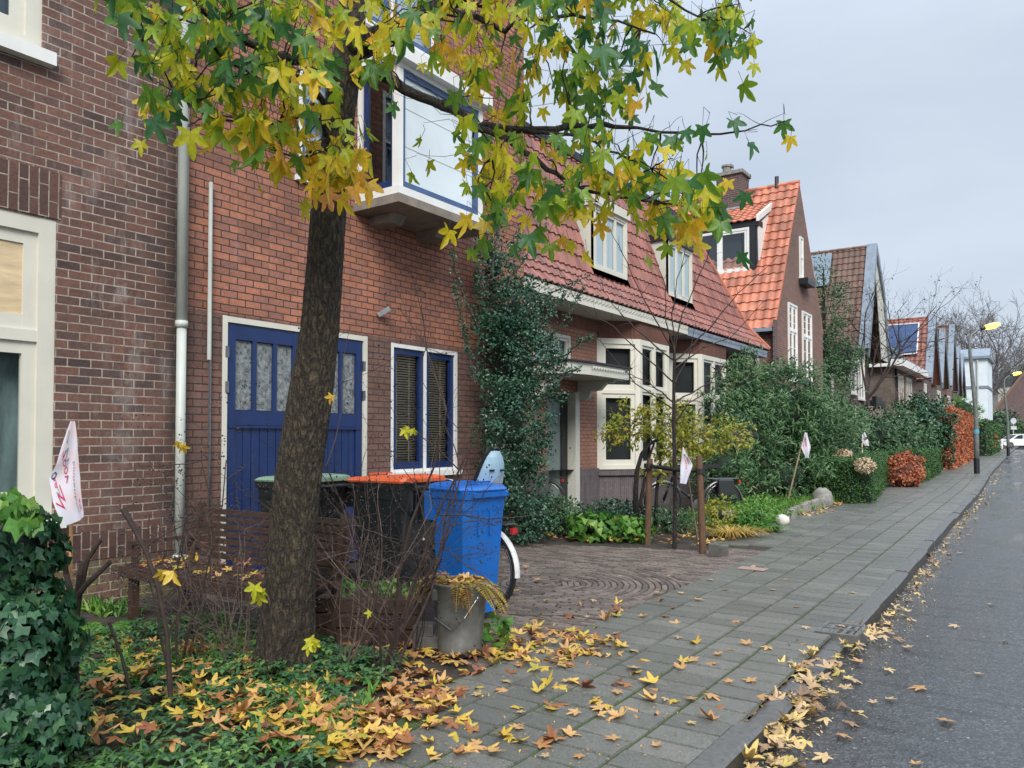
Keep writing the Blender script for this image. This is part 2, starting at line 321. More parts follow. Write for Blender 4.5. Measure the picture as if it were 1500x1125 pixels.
M['leaf_laurel']=leafmat('laurel leaf',[(0,(.016,.05,.022)),(.5,(.042,.105,.04)),(.85,(.1,.17,.07)),(1,(.2,.25,.13))],trans=.12,rough=.35,nscale=1)
M['leaf_hedge']=leafmat('clipped hedge leaf',[(0,(.02,.06,.015)),(.5,(.04,.11,.025)),(1,(.09,.18,.04))],trans=.1,rough=.5,nscale=1.5)
M['leaf_beech']=leafmat('copper beech leaf',[(0,(.16,.035,.02)),(.4,(.34,.09,.035)),(.75,(.5,.17,.07)),(1,(.55,.3,.18))],trans=.2,rough=.5,nscale=2)
M['leaf_wist']=leafmat('yellowing climber leaf',[(0,(.08,.15,.02)),(.4,(.24,.28,.03)),(.75,(.42,.36,.06)),(1,(.32,.18,.09))],trans=.35,nscale=3)
M['leaf_bright']=leafmat('fresh green leaf',[(0,(.03,.11,.02)),(.5,(.09,.24,.035)),(1,(.24,.36,.07))],trans=.3,nscale=3)
M['leaf_dry']=leafmat('dry fern frond',[(0,(.1,.13,.02)),(.35,(.3,.26,.05)),(.7,(.3,.13,.04)),(1,(.18,.08,.03))],trans=.2,nscale=4)
M['grass']=leafmat('grass blade',[(0,(.04,.12,.02)),(.5,(.1,.25,.03)),(1,(.25,.38,.06))],trans=.3,nscale=2)
M['straw']=leafmat('straw blade',[(0,(.25,.24,.05)),(.5,(.5,.36,.08)),(1,(.6,.3,.08))],trans=.3,nscale=4)
M['soil']=plain('dark garden soil',(.035,.027,.02),.95,.5,9,.8)
def slabmat():
    m,n,b,L=newmat('damp grey paving slab');g=n.nodes.new('ShaderNodeNewGeometry')
    f=noise(n,g.outputs['Position'],.7,6,.6);f2=noise(n,g.outputs['Position'],120,3,.8);f3=noise(n,g.outputs['Position'],9,6,.7)
    col=ramp(n,g.outputs['Random Per Island'],[(0,(.1,.103,.092)),(.5,(.123,.125,.112)),(1,(.15,.148,.133))])
    col=mixrgb(n,1.0,col,ramp(n,f2,[(.3,.45),(.5,1),(.72,1.9)]),'MULTIPLY')
    col=mixrgb(n,ramp(n,f3,[(.48,0),(.75,.5)]),col,(.065,.075,.045));st=noise(n,g.outputs['Position'],1.7,7,.75);col=mixrgb(n,ramp(n,st,[(.55,0),(.7,.45)]),col,(.05,.05,.045))
    col=mixrgb(n,1.0,col,ramp(n,f,[(.3,.85),(.7,1.15)]),'MULTIPLY')
    L(col,b.inputs['Base Color']);L(ramp(n,f3,[(.3,.25),(.7,.5)]),b.inputs['Roughness']);bump(n,f2,b,.35,.003);return m
M['slab']=slabmat()
def asphalt():
    m,n,b,L=newmat('wet worn asphalt');g=n.nodes.new('ShaderNodeNewGeometry')
    vo=nd(n,'ShaderNodeTexVoronoi',Scale=70);L(g.outputs['Position'],vo.inputs['Vector']);f=noise(n,g.outputs['Position'],130,3,.8)
    w=noise(n,pos(n,(.5,3.2,1)),2.2,7,.72);big=noise(n,pos(n,(1.4,.25,1)),.9,4)
    col=ramp(n,vo.outputs['Color'],[(0,(.016,.017,.018)),(.6,(.04,.042,.043)),(.93,(.08,.083,.085)),(1,(.34,.35,.35))])
    col=mixrgb(n,1.0,col,ramp(n,f,[(.3,.35),(.7,1.8)]),'MULTIPLY')
    col=mixrgb(n,1.0,col,ramp(n,w,[(.38,.5),(.44,1),(.7,1.3)]),'MULTIPLY')
    L(col,b.inputs['Base Color']);L(ramp(n,big,[(.36,.07),(.62,.34)]),b.inputs['Roughness'])
    ad=nd(n,'ShaderNodeMath',operation='ADD');L(vo.outputs['Distance'],ad.inputs[0]);L(w,ad.inputs[1]);bump(n,ad.outputs[0],b,.38,.005);return m
M['asphalt']=asphalt()
M['kerb']=plain('dark damp kerb stone',(.1,.1,.096),.45,.3,30,.3)
M['kerbface']=plain('dark kerb face',(.022,.022,.02),.5,.5,14,.3)  # darker tone for the upright road side of the kerb stones
M['joint']=plain('mossy joint filling',(.04,.06,.014),.95,.5,12,.5)
M['clinker']=plain('paving clinker',(.135,.105,.09),.6,.3,30,.35,island=.45,dirt=(.09,.085,.05))
M['stoned']=plain('dark stone',(.09,.085,.08),.8,.35,12,.4)
M['stone']=plain('grey stone',(.2,.19,.17),.8,.3,12,.4)
M['whitestone']=plain('white stone',(.5,.48,.43),.7,.15,12,.2)
M['flag']=None
def flagmat():
    m,n,b,L=newmat('thin flag cloth');b.inputs['Base Color'].default_value=(.72,.72,.8,1);b.inputs['Roughness'].default_value=.7
    g=n.nodes.new('ShaderNodeNewGeometry');f=noise(n,g.outputs['Position'],9,3)
    c=mixrgb(n,ramp(n,f,[(.45,0),(.65,.8)]),(.72,.73,.82),(.8,.6,.58));L(c,b.inputs['Base Color'])
    tr=n.nodes.new('ShaderNodeBsdfTranslucent');tr.inputs[0].default_value=(.75,.75,.85,1);ms=n.nodes.new('ShaderNodeMixShader');ms.inputs[0].default_value=.3
    L(b.outputs[0],ms.inputs[1]);L(tr.outputs[0],ms.inputs[2]);L(ms.outputs[0],n.nodes['Material Output'].inputs[0]);return m
M['flag']=flagmat()
M['inkg']=plain('grey ink',(.2,.23,.3),.7,.1,5,0)
M['inkr']=plain('red ink',(.45,.03,.1),.7,.1,5,0)
M['inkk']=plain('black ink',(.02,.01,.03),.7,.1,5,0)
M['carwhite']=plain('white car paint',(.75,.76,.78),.2,.03,1,0)
M['carglass']=plain('dark car glass',(.02,.03,.04),.08,.2,2,0)
M['lamp']=emit('lit lamp lens',(1,.72,.08),1.6)
M['post']=plain('lamp post paint',(.12,.13,.12),.5,.3,8,.1,dirt=(.2,.2,.16))
M['sticker']=plain('blue band',(.08,.3,.42),.5,.1,5,0)
M['signback']=plain('grey sign',(.4,.42,.45),.5,.1,5,0)
M['seatblue']=plain('pale blue seat shell',(.42,.62,.72),.45,.05,3,0)
M['hyd']=leafmat('dry hydrangea petal',[(0,(.45,.33,.2)),(1,(.62,.5,.34))],trans=.2)
M['twigfar']=plain('far grey twig',(.12,.11,.11),.9,.3,2,0)
# ================================================================ frames, walls, windows, roofs
Z=Vector((0,0,1))
class Fr:
    def __init__(s,O,U,N): s.O=Vector(O);s.U=Vector(U).normalized();s.N=Vector(N).normalized()
    def p(s,u,z,n=0): return s.O+s.U*u+Z*z+s.N*n
def fbox(mb,fr,u0,z0,n0,u1,z1,n1):
    vs=[fr.p(u,z,n) for z in(z0,z1) for u,n in((u0,n0),(u1,n0),(u1,n1),(u0,n1))]
    return mb.add(vs,[(3,2,1,0),(4,5,6,7),(0,1,5,4),(1,2,6,5),(2,3,7,6),(3,0,4,7)])
def wallh(mb,fr,u0,u1,z0,z1,holes=(),rev=.1,n=0):
    us=sorted({u0,u1,*[h[0] for h in holes],*[h[1] for h in holes]});zs=sorted({z0,z1,*[h[2] for h in holes],*[h[3] for h in holes]})
    for i in range(len(us)-1):
        for j in range(len(zs)-1):
            a,b,c,d=us[i],us[i+1],zs[j],zs[j+1];mu,mz=(a+b)/2,(c+d)/2
            if any(h[0]<mu<h[1] and h[2]<mz<h[3] for h in holes): continue
            mb.quad(fr.p(a,c,n),fr.p(b,c,n),fr.p(b,d,n),fr.p(a,d,n))
    for a,b,c,d in holes:
        for q in(((a,c),(b,c)),((b,c),(b,d)),((b,d),(a,d)),((a,d),(a,c))):
            (ua,za),(ub,zb)=q;mb.quad(fr.p(ua,za,n),fr.p(ub,zb,n),fr.p(ub,zb,n-rev),fr.p(ua,za,n-rev))
X_FR=lambda x:Fr((x,0,0),(0,1,0),(1,0,0))     # facade facing the street: u = world y
def window(parent,fr,u0,u1,z0,z1,cols=(1,),rows=(1,),fw=.08,sw=.05,fm='white',sm='white',bm='dark',back=None,n=0,sill=True,glass='glass',name='window',bars=None,gl_rows=None):
    """frame, sashes, panes and what hangs behind them"""
    f=MB()
    fbox(f,fr,u0,z0,n-.09,u0+fw,z1,n);fbox(f,fr,u1-fw,z0,n-.09,u1,z1,n)
    fbox(f,fr,u0+fw,z1-fw,n-.09,u1-fw,z1,n-.002);fbox(f,fr,u0+fw,z0,n-.09,u1-fw,z0+fw*.8,n-.002)
    a0,a1,b0,b1=u0+fw,u1-fw,z0+fw*.8,z1-fw
    tc,tr=sum(cols),sum(rows);cs=[];rs=[];x=a0;mw=fw*.7
    for i,cw in enumerate(cols):
        w=(a1-a0-mw*(len(cols)-1))*cw/tc;cs.append((x,x+w));x+=w
        if i<len(cols)-1: fbox(f,fr,x,b0,n-.085,x+mw,b1,n-.004);x+=mw
    y=b0
    for i,rw in enumerate(rows):
        h=(b1-b0-mw*(len(rows)-1))*rw/tr;rs.append((y,y+h));y+=h
        if i<len(rows)-1:
            for (xa,xb) in cs: fbox(f,fr,xa,y,n-.085,xb,y+mw,n-.006)
            y+=mw
    wo=f.build(name,M[fm],parent)
    s=MB();g=MB()
    for (xa,xb) in cs:
        for (ya,yb) in rs:
            q=n-.03
            fbox(s,fr,xa,ya,q-.05,xa+sw,yb,q);fbox(s,fr,xb-sw,ya,q-.05,xb,yb,q)
            fbox(s,fr,xa+sw,yb-sw,q-.05,xb-sw,yb,q-.002);fbox(s,fr,xa+sw,ya,q-.05,xb-sw,ya+sw*1.2,q-.002)
            if bars:
                bn,bk=bars
                for k in range(1,bn): xx=xa+(xb-xa)*k/bn;fbox(s,fr,xx-.012,ya+sw,q-.04,xx+.012,yb-sw,q-.006)
                for k in range(1,bk): yy=ya+(yb-ya)*k/bk;fbox(s,fr,xa+sw,yy-.012,q-.038,xb-sw,yy+.012,q-.008)
            g.quad(fr.p(xa+sw*.8,ya+sw*.8,q-.03),fr.p(xb-sw*.8,ya+sw*.8,q-.03),fr.p(xb-sw*.8,yb-sw*.8,q-.03),fr.p(xa+sw*.8,yb-sw*.8,q-.03))
    s.build('sash',M[sm],wo);g.build('pane',M[glass],wo)
    if back: back(wo,fr,cs,rs,n)
    else:
        k=MB();fbox(k,fr,u0+.01,z0+.01,n-.2,u1-.01,z1-.01,n-.16);k.build('curtain' if bm.startswith('curt') else 'dark_interior',M[bm],wo)
    if sill:
        k=MB();fbox(k,fr,u0-.05,z0-.06,n-.05,u1+.05,z0-.002,n+.06);k.build('sill',M[fm],wo)
    return wo
def tiles(mb,P,U,V,a,b,Ln,w=.21,h=.32,amp=.022,lift=.03,seg=6,holes=()):
    """courses of pantiles; a(v),b(v) = left and right edge at slope distance v"""
    U=Vector(U).normalized();V=Vector(V).normalized();N=U.cross(V).normalized();P=Vector(P)
    if N.z<0:N=-N
    ph=random.random()*.01
    nk=int(math.ceil(Ln/h))
    for k in range(nk):
        v0=k*h;v1=min(Ln,(k+1)*h+.02);aa,bb=a(v0),b(v0);am=a(min(v1,Ln));bm_=b(min(v1,Ln))
        lo=min(aa,am);hi=max(bb,bm_);i0=int(math.floor(lo/w));i1=int(math.ceil(hi/w))
        for i in range(i0,i1):
            c0=i*w;c1=c0+w;mu=(c0+c1)/2;mv=(v0+v1)/2
            if c1<=max(aa,am) -w or c0>=min(bb,bm_)+w: continue
            if any(x0<mu<x1 and y0<mv<y1 for x0,x1,y0,y1 in holes): continue
            vs=[];j=random.uniform(-.003,.003)
            for q in range(seg+1):
                u=c0+w*q/seg;t=q/seg
                pr=amp*(math.sin(2*PI*t)*.8+ (1 if t<.0 else 0))+amp
                u0=min(max(u,aa),bb);u1=min(max(u,am),bm_)
                vs+= [P+U*u0+V*(v0-.0)+N*(pr+lift-.035+j),P+U*u0+V*v0+N*(pr+lift+j),P+U*u1+V*v1+N*(pr+j)]
            fs=[]
            for q in range(seg):
                o=q*3;fs+= [(o,o+3,o+4,o+1),(o+1,o+4,o+5,o+2)]
            mb.add(vs,fs)
# ================================================================ ground
def bend(y):
    pts=[(-10,0),(4,0),(8.5,-.08),(14.7,-.26),(25,-.5),(37,-.95),(80,-1.95),(160,-3.2)]
    for (a,p),(b,q) in zip(pts,pts[1:]):
        if y<=b: return p+(q-p)*(y-a)/(b-a)
    return pts[-1][1]
KX=-1.22   # road side of the kerb
ys=[-8,-4,0,1,2,3,3.7,4.2,4.8,5.4,6,6.5,7,7.5,8]+[8+2*i for i in range(1,20)]+[50,56,62,70,80,95,115,150,220,400]
def strip(name,mat,xa,xb,z,kind='structure',n=1,ys=ys):
    m=MB();vs=[];fs=[]
    for y in ys:
        A=xa(y);B=xb(y)
        for k in range(n+1): x=A+(B-A)*k/n;vs.append((x,y,gz(y)+(z(x,y) if callable(z) else z)))
    for i in range(len(ys)-1):
        for k in range(n): o=i*(n+1)+k;fs.append((o,o+1,o+n+2,o+n+1))
    m.add(vs,fs);o=m.build(name,mat);tag(o,kind=kind);return o
strip('ground',M['soil'],lambda y:-400,lambda y:400,-.16)
def drop(y):  # kerb upstand: dropped between 4.1 and 6.3 m
    return -.075 if (y<4.0 or y>6.6) else -.075+.06*min(1,(y-4.0)/.3,(6.6-y)/.3)
strip('road',M['asphalt'],lambda y:KX+bend(y)-.02,lambda y:KX+bend(y)+9,lambda x,y:-.095-.015*math.cos((x+2)*.5) ,n=8)
# garden soil left of the pavement, gently uneven
def soilz(x,y): return -.012-.02*math.sin(x*2.1+y)*math.sin(y*1.3)+(.03 if x<-4.3 else 0)-(.05 if 4<y<10.3 and x>-6.8 else 0)
strip('garden_soil',M['soil'],lambda y:-30,lambda y:-2.45+bend(y) if y<3 else (-2.95 if y<10.6 else -3.8+bend(y)*.3),soilz,n=24,ys=[-6+.4*i for i in range(60)]+[18,20,24,28,32,40,50,60,80,100,150])
strip('joint_bed',M['joint'],lambda y:-4.0+bend(y)*.5 if y>10.4 else (-3.0 if y>3.4 else -2.8),lambda y:-1.343+bend(y),-.012,ys=[-6+.5*i for i in range(33)]+[10.39,10.41]+[10.5+.5*i for i in range(8)]+ys[24:])
# slabs
m=MB();rs=random.Random(3)
SW,SL=.325,.2
for r in range(8):
    x1=-1.345-r*SW;x0=x1-SW+.016
    y=-1.0+(0 if r%2 else SL/2)
    while y<120:
        Ls=SL if y<40 else (.8 if y<60 else 2.4)
        y1=y+Ls-.012
        lim=-2.55 if y<3.1 else (-3.0 if y<10.4 else -3.95+bend(y)*.45)
        dx=bend(y)
        if x0+dx>lim-.15 and not(y<3.6 and r==4 and rs.random()<.0):
            z=gz(y)+rs.uniform(-.0025,.0025)+.004*math.sin(y*.9+r);jx=rs.uniform(-.002,.002);t=rs.uniform(-.002,.002)
            b=.006;xa,xb=x0+dx+jx,x1+dx+jx
            vs=[(xa,y,z-.02),(xb,y,z-.02),(xb,y1,z-.02),(xa,y1,z-.02),(xa+b,y+b,z+t),(xb-b,y+b,z-t),(xb-b,y1-b,z-t),(xa+b,y1-b,z+t)]
            m.add(vs,[(4,5,6,7),(0,1,5,4),(1,2,6,5),(2,3,7,6),(3,0,4,7)])
        y+=Ls
tag(m.build('pavement',M['slab']),kind='structure')
# brick forecourt with curved courses
m=MB();rs=random.Random(5);C0=(-4.25,6.7)
def clk(cx,cy,an,l=.19,w=.056):
    ca,sa=math.cos(an),math.sin(an);z=-.012+rs.uniform(-.003,.003)-.01;b=.005
    P=lambda u,v,zz:(cx+u*ca-v*sa,cy+u*sa+v*ca,zz)
    l/=2;w/=2
    vs=[P(-l,-w,z-.02),P(l,-w,z-.02),P(l,w,z-.02),P(-l,w,z-.02),P(-l+b,-w+b,z),P(l-b,-w+b,z),P(l-b,w-b,z),P(-l+b,w-b,z)]
    m.add(vs,[(4,5,6,7),(0,1,5,4),(1,2,6,5),(2,3,7,6),(3,0,4,7)])
def inreg(x,y): return -6.55<x<-3.03 and 3.95<y<10.3 and not(y>8.9+(x+6.5)*.35 and x<-3.6)
RR=1.45
for k in range(1,int(RR/.062)):
    r=k*.062;nn=max(3,int(2*PI*r/.197));ph=rs.random()*6
    for j in range(nn):
        a=ph+2*PI*j/nn;x=C0[0]+r*math.cos(a);y=C0[1]+r*math.sin(a)
        if inreg(x,y): clk(x,y,a+PI/2,.19*min(1,(2*PI*r/nn)/.197))
i=0;y=3.95
while y<10.3:
    x=-6.6+(i%2)*.1
    while x<-3.03:
        d=math.hypot(x-C0[0],y-C0[1])
        if d>RR-.02 and inreg(x,y): clk(x,y,.04*math.sin(x*2))
        x+=.198
    y+=.062;i+=1
y=3.95
while y<10.35:
    clk(-2.99,y,PI/2,.19,.06);y+=.2
tag(m.build('brick_forecourt',M['clinker']),kind='structure')
strip('forecourt_bed',M['soil'],lambda y:-6.7,lambda y:-2.97,-.03,ys=[3.9,6,8,10.3])
# kerb stones (one run, each stone its own island)
m=MB();y=-1.0;rs=random.Random(8)
def kst(y0,y1,top,w=.125):
    jj=rs.uniform(-.012,.012);d0,d1=bend(y0)+jj,bend(y1)+jj+rs.uniform(-.006,.006);g=.006;xb,xa=KX,KX-w;z0=gz(y0);z1=gz(y1);c=.018
    vs=[]
    for yy,d,zz in((y0+g,d0,z0),(y1-g,d1,z1)):
        vs+=[(xa+d,yy,zz-.15),(xb+d+.015,yy,zz-.15),(xb+d,yy,zz+top-c),(xb+d-c,yy,zz+top),(xa+d,yy,zz+top)]
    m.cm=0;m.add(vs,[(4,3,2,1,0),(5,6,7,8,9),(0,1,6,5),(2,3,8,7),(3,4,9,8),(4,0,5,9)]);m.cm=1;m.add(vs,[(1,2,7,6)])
while y<140:
    Ls=1.0 if y<60 else 4
    if y<3.2: kst(y,y+Ls if y+Ls<3.9 else 3.95,.006);y=y+Ls if y+Ls<3.9 else 3.95
    elif y<6.2: kst(y,y+.62,-.045);y+=.62
    else: kst(y,y+Ls,.003+rs.uniform(-.012,.008));y+=Ls
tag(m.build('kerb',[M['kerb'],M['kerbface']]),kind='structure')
# ================================================================ left house
h=thing('brick_house','dark brown brick house with light joints and a boarded cream window behind the ivy','house',(-6.68,1,0))
fr=X_FR(-6.68)
w=MB();hl=[(1.15,3.06,.80,3.23),(1.3,2.93,4.57,6.6)]
wallh(w,fr,-5,4.2,-.1,9.5,hl);fbox(w,fr,-5,-.1,-9,4.2,9.5,-8.9)
w.quad((-6.68,4.2,-.1),(-15,4.2,-.1),(-15,4.2,9.5),(-6.68,4.2,9.5));w.quad((-6.68,-5,9.5),(-6.68,4.2,9.5),(-15,4.2,9.5),(-15,-5,9.5))
wl=w.build('wall',M['brick_dark'],h)
w=MB();fbox(w,fr,.9,3.24,.0,3.09,3.62,.006);w.build('soldier_course',M['brick_soldier'],h);w=MB();fbox(w,fr,3.10,.42,.0,4.12,.66,.006);w.build('soldier_course',M['brick_soldier'],h)
def bk(wo,fr,cs,rs,n):
    (a,b)=cs[0];k=MB();fbox(k,fr,a+.09,rs[1][0]+.09,n-.058,b-.09,rs[1][1]-.09,n-.045);k.build('plywood_board',M['ply'],wo)
    k=MB();fbox(k,fr,a-.05,rs[0][0]-.02,n-.3,b+.05,rs[0][1]+.02,n-.26);k.build('curtain',M['curtaind'],wo)
window(h,fr,1.15,3.06,.8,3.23,(1,),(1.5,.9),fw=.13,sw=.1,back=bk,n=-.01,sill=False)
w=MB();fbox(w,fr,1.0,.72,-.05,3.13,.797,.09);w.build('sill',M['white2'],h)
window(h,fr,1.3,2.93,4.57,6.6,(1,),(1,),fw=.12,sw=.1,bm='curtain',n=-.02,sill=False,glass='glassr')
w=MB();fbox(w,fr,1.2,4.46,-.05,3.0,4.567,.09);w.build('sill',M['white2'],h)
# drainpipe: moves with the house
w=MB();w.tube([(-6.6,4.13,.35),(-6.6,4.13,2.55)],.043,12);w.tube([(-6.6,4.13,2.5),(-6.6,4.13,9)],.05,12);w.tube([(-6.6,4.13,2.47),(-6.6,4.13,2.53)],.056,12);w.tube([(-6.6,4.13,.15),(-6.6,4.13,.38)],.055,12)
w.build('drainpipe',M['pipe'],h,smooth=True)
# ================================================================ house with the blue garage doors
h=thing('brick_house','tall orange red brick house with blue garage doors and a white bay window','house',(-6.7,7,0))
fr=X_FR(-6.70)
w=MB();hl=[(4.63,6.6,-.05,2.66),(7.0,8.3,1.02,2.63),(5.55,6.1,4.3,5.72),(6.2,7.84,6.45,8.4)]
wallh(w,fr,4.2,9.93,-.1,9.6,hl)
w.quad((-6.7,9.93,-.1),(-15,9.93,-.1),(-15,9.93,9.6),(-6.7,9.93,9.6));w.quad((-6.7,4.2,9.6),(-6.7,9.93,9.6),(-15,9.93,9.6),(-15,4.2,9.6));w.quad((-15,4.2,-.1),(-15,9.93,-.1),(-15,9.93,9.6),(-15,4.2,9.6))
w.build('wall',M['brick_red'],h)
w=MB();w.tube([(-6.66,4.47,.5),(-6.66,4.47,3.3)],.014,6);w.build('thin_pipe',M['steel'],h)
w=MB();w.tube([(-6.655,4.455,2.2),(-6.655,4.455,3.92)],.02,8);w.build('conduit',M['pipe'],h)
w=MB();w.bar((-6.68,6.75,2.93),(-6.58,6.85,3.02),.03,.06);w.build('bracket_lamp',M['steel'],h)
# garage doors
f=MB();fbox(f,fr,4.63,-.05,-.09,4.69,2.66,.0);fbox(f,fr,6.54,-.05,-.09,6.6,2.66,.0);fbox(f,fr,4.69,2.6,-.09,6.54,2.66,-.002)
f.build('garage_frame',M['white'],h)
for ui,(a,b) in enumerate(((4.695,5.61),(5.62,6.535))):
    d=MB();gs=[]
    n0,n1=-.07,-.02;st=.1
    fbox(d,fr,a,0.02,n0,a+st,2.595,n1);fbox(d,fr,b-st,.02,n0,b,2.595,n1)
    fbox(d,fr,a+st,2.44,n0,b-st,2.595,n1-.002);fbox(d,fr,a+st,1.58,n0,b-st,1.73,n1-.002);fbox(d,fr,a+st,.02,n0,b-st,.2,n1-.002)
    x=a+st;pw=(b-a-2*st-.10)/3
    for k in range(3):
        gs.append((x,x+pw));x+=pw
        if k<2: fbox(d,fr,x,1.73,n0,x+.05,2.44,n1-.004);x+=.05
    q=a+st;nb=7;bw_=(b-a-2*st)/nb
    for k in range(nb): fbox(d,fr,q+k*bw_+.004,.2,n0,q+(k+1)*bw_-.004,1.58,n1-.018)
    fbox(d,fr,a+.02,1.55,n1-.004,b-.02,1.575,n1+.012)
    do=d.build('garage_door',M['blue'],h)
    g=MB()
    for x0,x1 in gs: fbox(g,fr,x0,1.735,n0+.01,x1,2.435,n0+.02)
    g.build('ribbed_pane',M['frost'],do)
    hg=MB()
    for z in(.5,1.9,2.25):
        uu=a-.03 if ui==0 else b-.01
        fbox(hg,fr,uu,z,-.015,uu+.04,z+.11,.006)
    hg.build('hinge',M['steel'],do)
    if ui==0: k=MB();k.tube([fr.p(b-.06,1.05,-.015),fr.p(b-.06,1.2,.03),fr.p(b-.06,1.35,-.015)],.01,6);k.build('handle',M['steel'],do)
def blinds(wo,fr,cs,rs,n):
    k=MB();fbox(k,fr,cs[0][0],rs[0][0],n-.3,cs[-1][1],rs[-1][1],n-.28);k.build('dark_interior',M['dark'],wo)
    k=MB()
    for a,b in cs:
        z=rs[0][0]+.06
        while z<rs[0][1]-.05:
            k.add([fr.p(a+.05,z,n-.13),fr.p(b-.05,z,n-.13),fr.p(b-.05,z+.016,n-.105),fr.p(a+.05,z+.016,n-.105)],[(0,1,2,3)]);z+=.032
        for t in(.3,.7): k.tube([fr.p(a+(b-a)*t,rs[0][0]+.05,n-.12),fr.p(a+(b-a)*t,rs[0][1]-.03,n-.12)],.003,4)
    k.build('venetian_blind',M['slat'],wo)
window(h,fr,7.0,8.3,1.02,2.63,(1,1),(1,),fw=.05,sw=.075,fm='white2',sm='blue',back=blinds,n=0)
window(h,fr,5.55,6.1,4.3,5.72,(1,),(1.4,1),fw=.05,sw=.06,fm='white2',sm='blue2',bm='curtain')
window(h,fr,6.2,7.84,6.45,8.4,(1,1),(1,),fw=.07,sw=.07,fm='white2',sm='blue2',bm='curtain')
# bay window on concrete corbels
by0,by1,bx=6.42,8.0,-6.04;bz0,bz1=4.30,5.74
k=MB();k.prism([(-6.7,by0-.06,bz0-.2),(bx+.06,by0-.06,bz0-.2),(bx+.06,by1+.06,bz0-.2),(-6.7,by1+.06,bz0-.2)],(0,0,.1));bay=k.build('bay_window',M['concrete'],h)
k=MB();k.prism([(-6.7,by0-.03,bz0-.1),(bx+.03,by0-.03,bz0-.1),(bx+.03,by1+.03,bz0-.1),(-6.7,by1+.03,bz0-.1)],(0,0,.1));k.build('trim',M['white2'],bay);k=MB();k.prism([(-6.7,by0-.08,bz1),(bx+.1,by0-.08,bz1),(bx+.1,by1+.08,bz1),(-6.7,by1+.08,bz1)],(0,0,.16));k.build('trim',M['white2'],bay)
for yy in(by0+.2,by1-.55):
    k=MB();k.prism([(-6.7,yy,bz0-.31),(-6.38,yy,bz0-.31),(-6.3,yy,bz0-.205),(-6.7,yy,bz0-.205)],(0,.22,0));k.build('corbel',M['concrete'],bay)
ff=X_FR(bx)
s_=MB();fbox(s_,ff,by0,bz0,-.1,by0+.075,bz1,0);fbox(s_,ff,by1-.075,bz0,-.1,by1,bz1,0);fbox(s_,ff,by0+.075,bz1-.06,-.1,by1-.075,bz1,-.002)
s_.box(-6.7,by0,bz0,-6.63,by0+.07,bz1);s_.build('corner_post',M['white2'],bay)
s_=MB();a,b=by0+.078,by1-.078;fbox(s_,ff,a,bz0+.002,-.07,a+.05,bz1-.062,-.02);fbox(s_,ff,b-.09,bz0+.002,-.07,b,bz1-.062,-.02);fbox(s_,ff,a+.05,bz0+.002,-.07,b-.09,bz0+.09,-.022);fbox(s_,ff,a+.05,bz1-.13,-.07,b-.09,bz1-.062,-.022)
s_.build('front_sash',M['blue2'],bay)
s_=MB();fbox(s_,ff,a+.04,bz0+.08,-.055,b-.08,bz1-.12,-.05)
s_.build('front_screen',M['screen'],bay)
k=MB()
for t in(.35,.66): zz=bz0+(bz1-bz0)*t;fbox(k,ff,a+.05,zz,-.052,b-.09,zz+.006,-.046)
k.build('screen_seam',M['cream'],bay)
sf=Fr((0,by0,0),(1,0,0),(0,-1,0));s_=MB();a,b=-6.62,bx-.078
fbox(s_,sf,a,bz0+.002,-.07,a+.06,bz1-.01,-.02);fbox(s_,sf,b-.06,bz0+.002,-.07,b+.004,bz1-.01,-.02);fbox(s_,sf,a+.06,bz0+.002,-.07,b-.06,bz0+.1,-.022);fbox(s_,sf,a+.06,bz1-.11,-.07,b-.06,bz1-.01,-.022);s_.build('side_sash',M['blue'],bay)
s_=MB();s_.quad(sf.p(a+.05,bz0+.09,-.05),sf.p(b-.05,bz0+.09,-.05),sf.p(b-.05,bz1-.1,-.05),sf.p(a+.05,bz1-.1,-.05));s_.build('side_pane',M['glassr'],bay)
s_=MB();s_.box(-6.69,by0+.2,bz0,bx-.2,by1-.05,bz1);s_.build('dark_interior',M['dark'],bay)
# ================================================================ double house with the red mansard roof
h=thing('row_house','low brick double house with glazed red mansard roof, two dormers and white eaves','house',(-7.62,16,0))
fr=X_FR(-7.62)
y0,y1=9.95,23.0
w=MB();wallh(w,fr,y0,y1,.85,4.0,[(12.05,13.12,.85,2.32),(11.6,12.9,2.62,3.42),(20.9,21.9,.85,2.32)],rev=.2)
w.quad((-7.62,y1,0),(-14,y1,0),(-14,y1,4),(-7.62,y1,4));w.build('wall',M['brick_pink'],h)
w=MB();wallh(w,fr,y0,y1,-.1,.85,[(12.05,13.12,-.1,.85),(20.9,21.9,-.1,.85)],rev=.2,n=.03);w.build('plinth',M['plinth'],h)
# door with post and glass
for (a,b) in((12.08,13.08),(20.92,21.88)):
    d=MB();fbox(d,fr,a,0,-.17,a+.1,2.3,-.12);fbox(d,fr,b-.32,0,-.17,b-.1,2.3,-.12);fbox(d,fr,a+.1,.0,-.17,b-.32,.32,-.122);fbox(d,fr,a+.1,2.2,-.17,b-.32,2.3,-.122)
    do=d.build('door',M['black'],h);g=MB();fbox(g,fr,a+.1,.32,-.16,b-.32,2.2,-.15);g.build('pane',M['doorglass'],do)
    g=MB();fbox(g,fr,a+.25,.17,-.12,a+.55,.27,-.1);g.build('letter_plate',M['steel'],do)
    p=MB();fbox(p,fr,b-.1,-.05,-.18,b+.06,2.34,.06);fbox(p,fr,a-.02,2.3,-.18,b-.1,2.36,-.02);p.build('door_post',M['cream'],h)
window(h,fr,11.6,12.9,2.62,3.42,(1,1,1),(1,),fw=.06,sw=.05,bm='curtain',sill=False,name='transom_window')
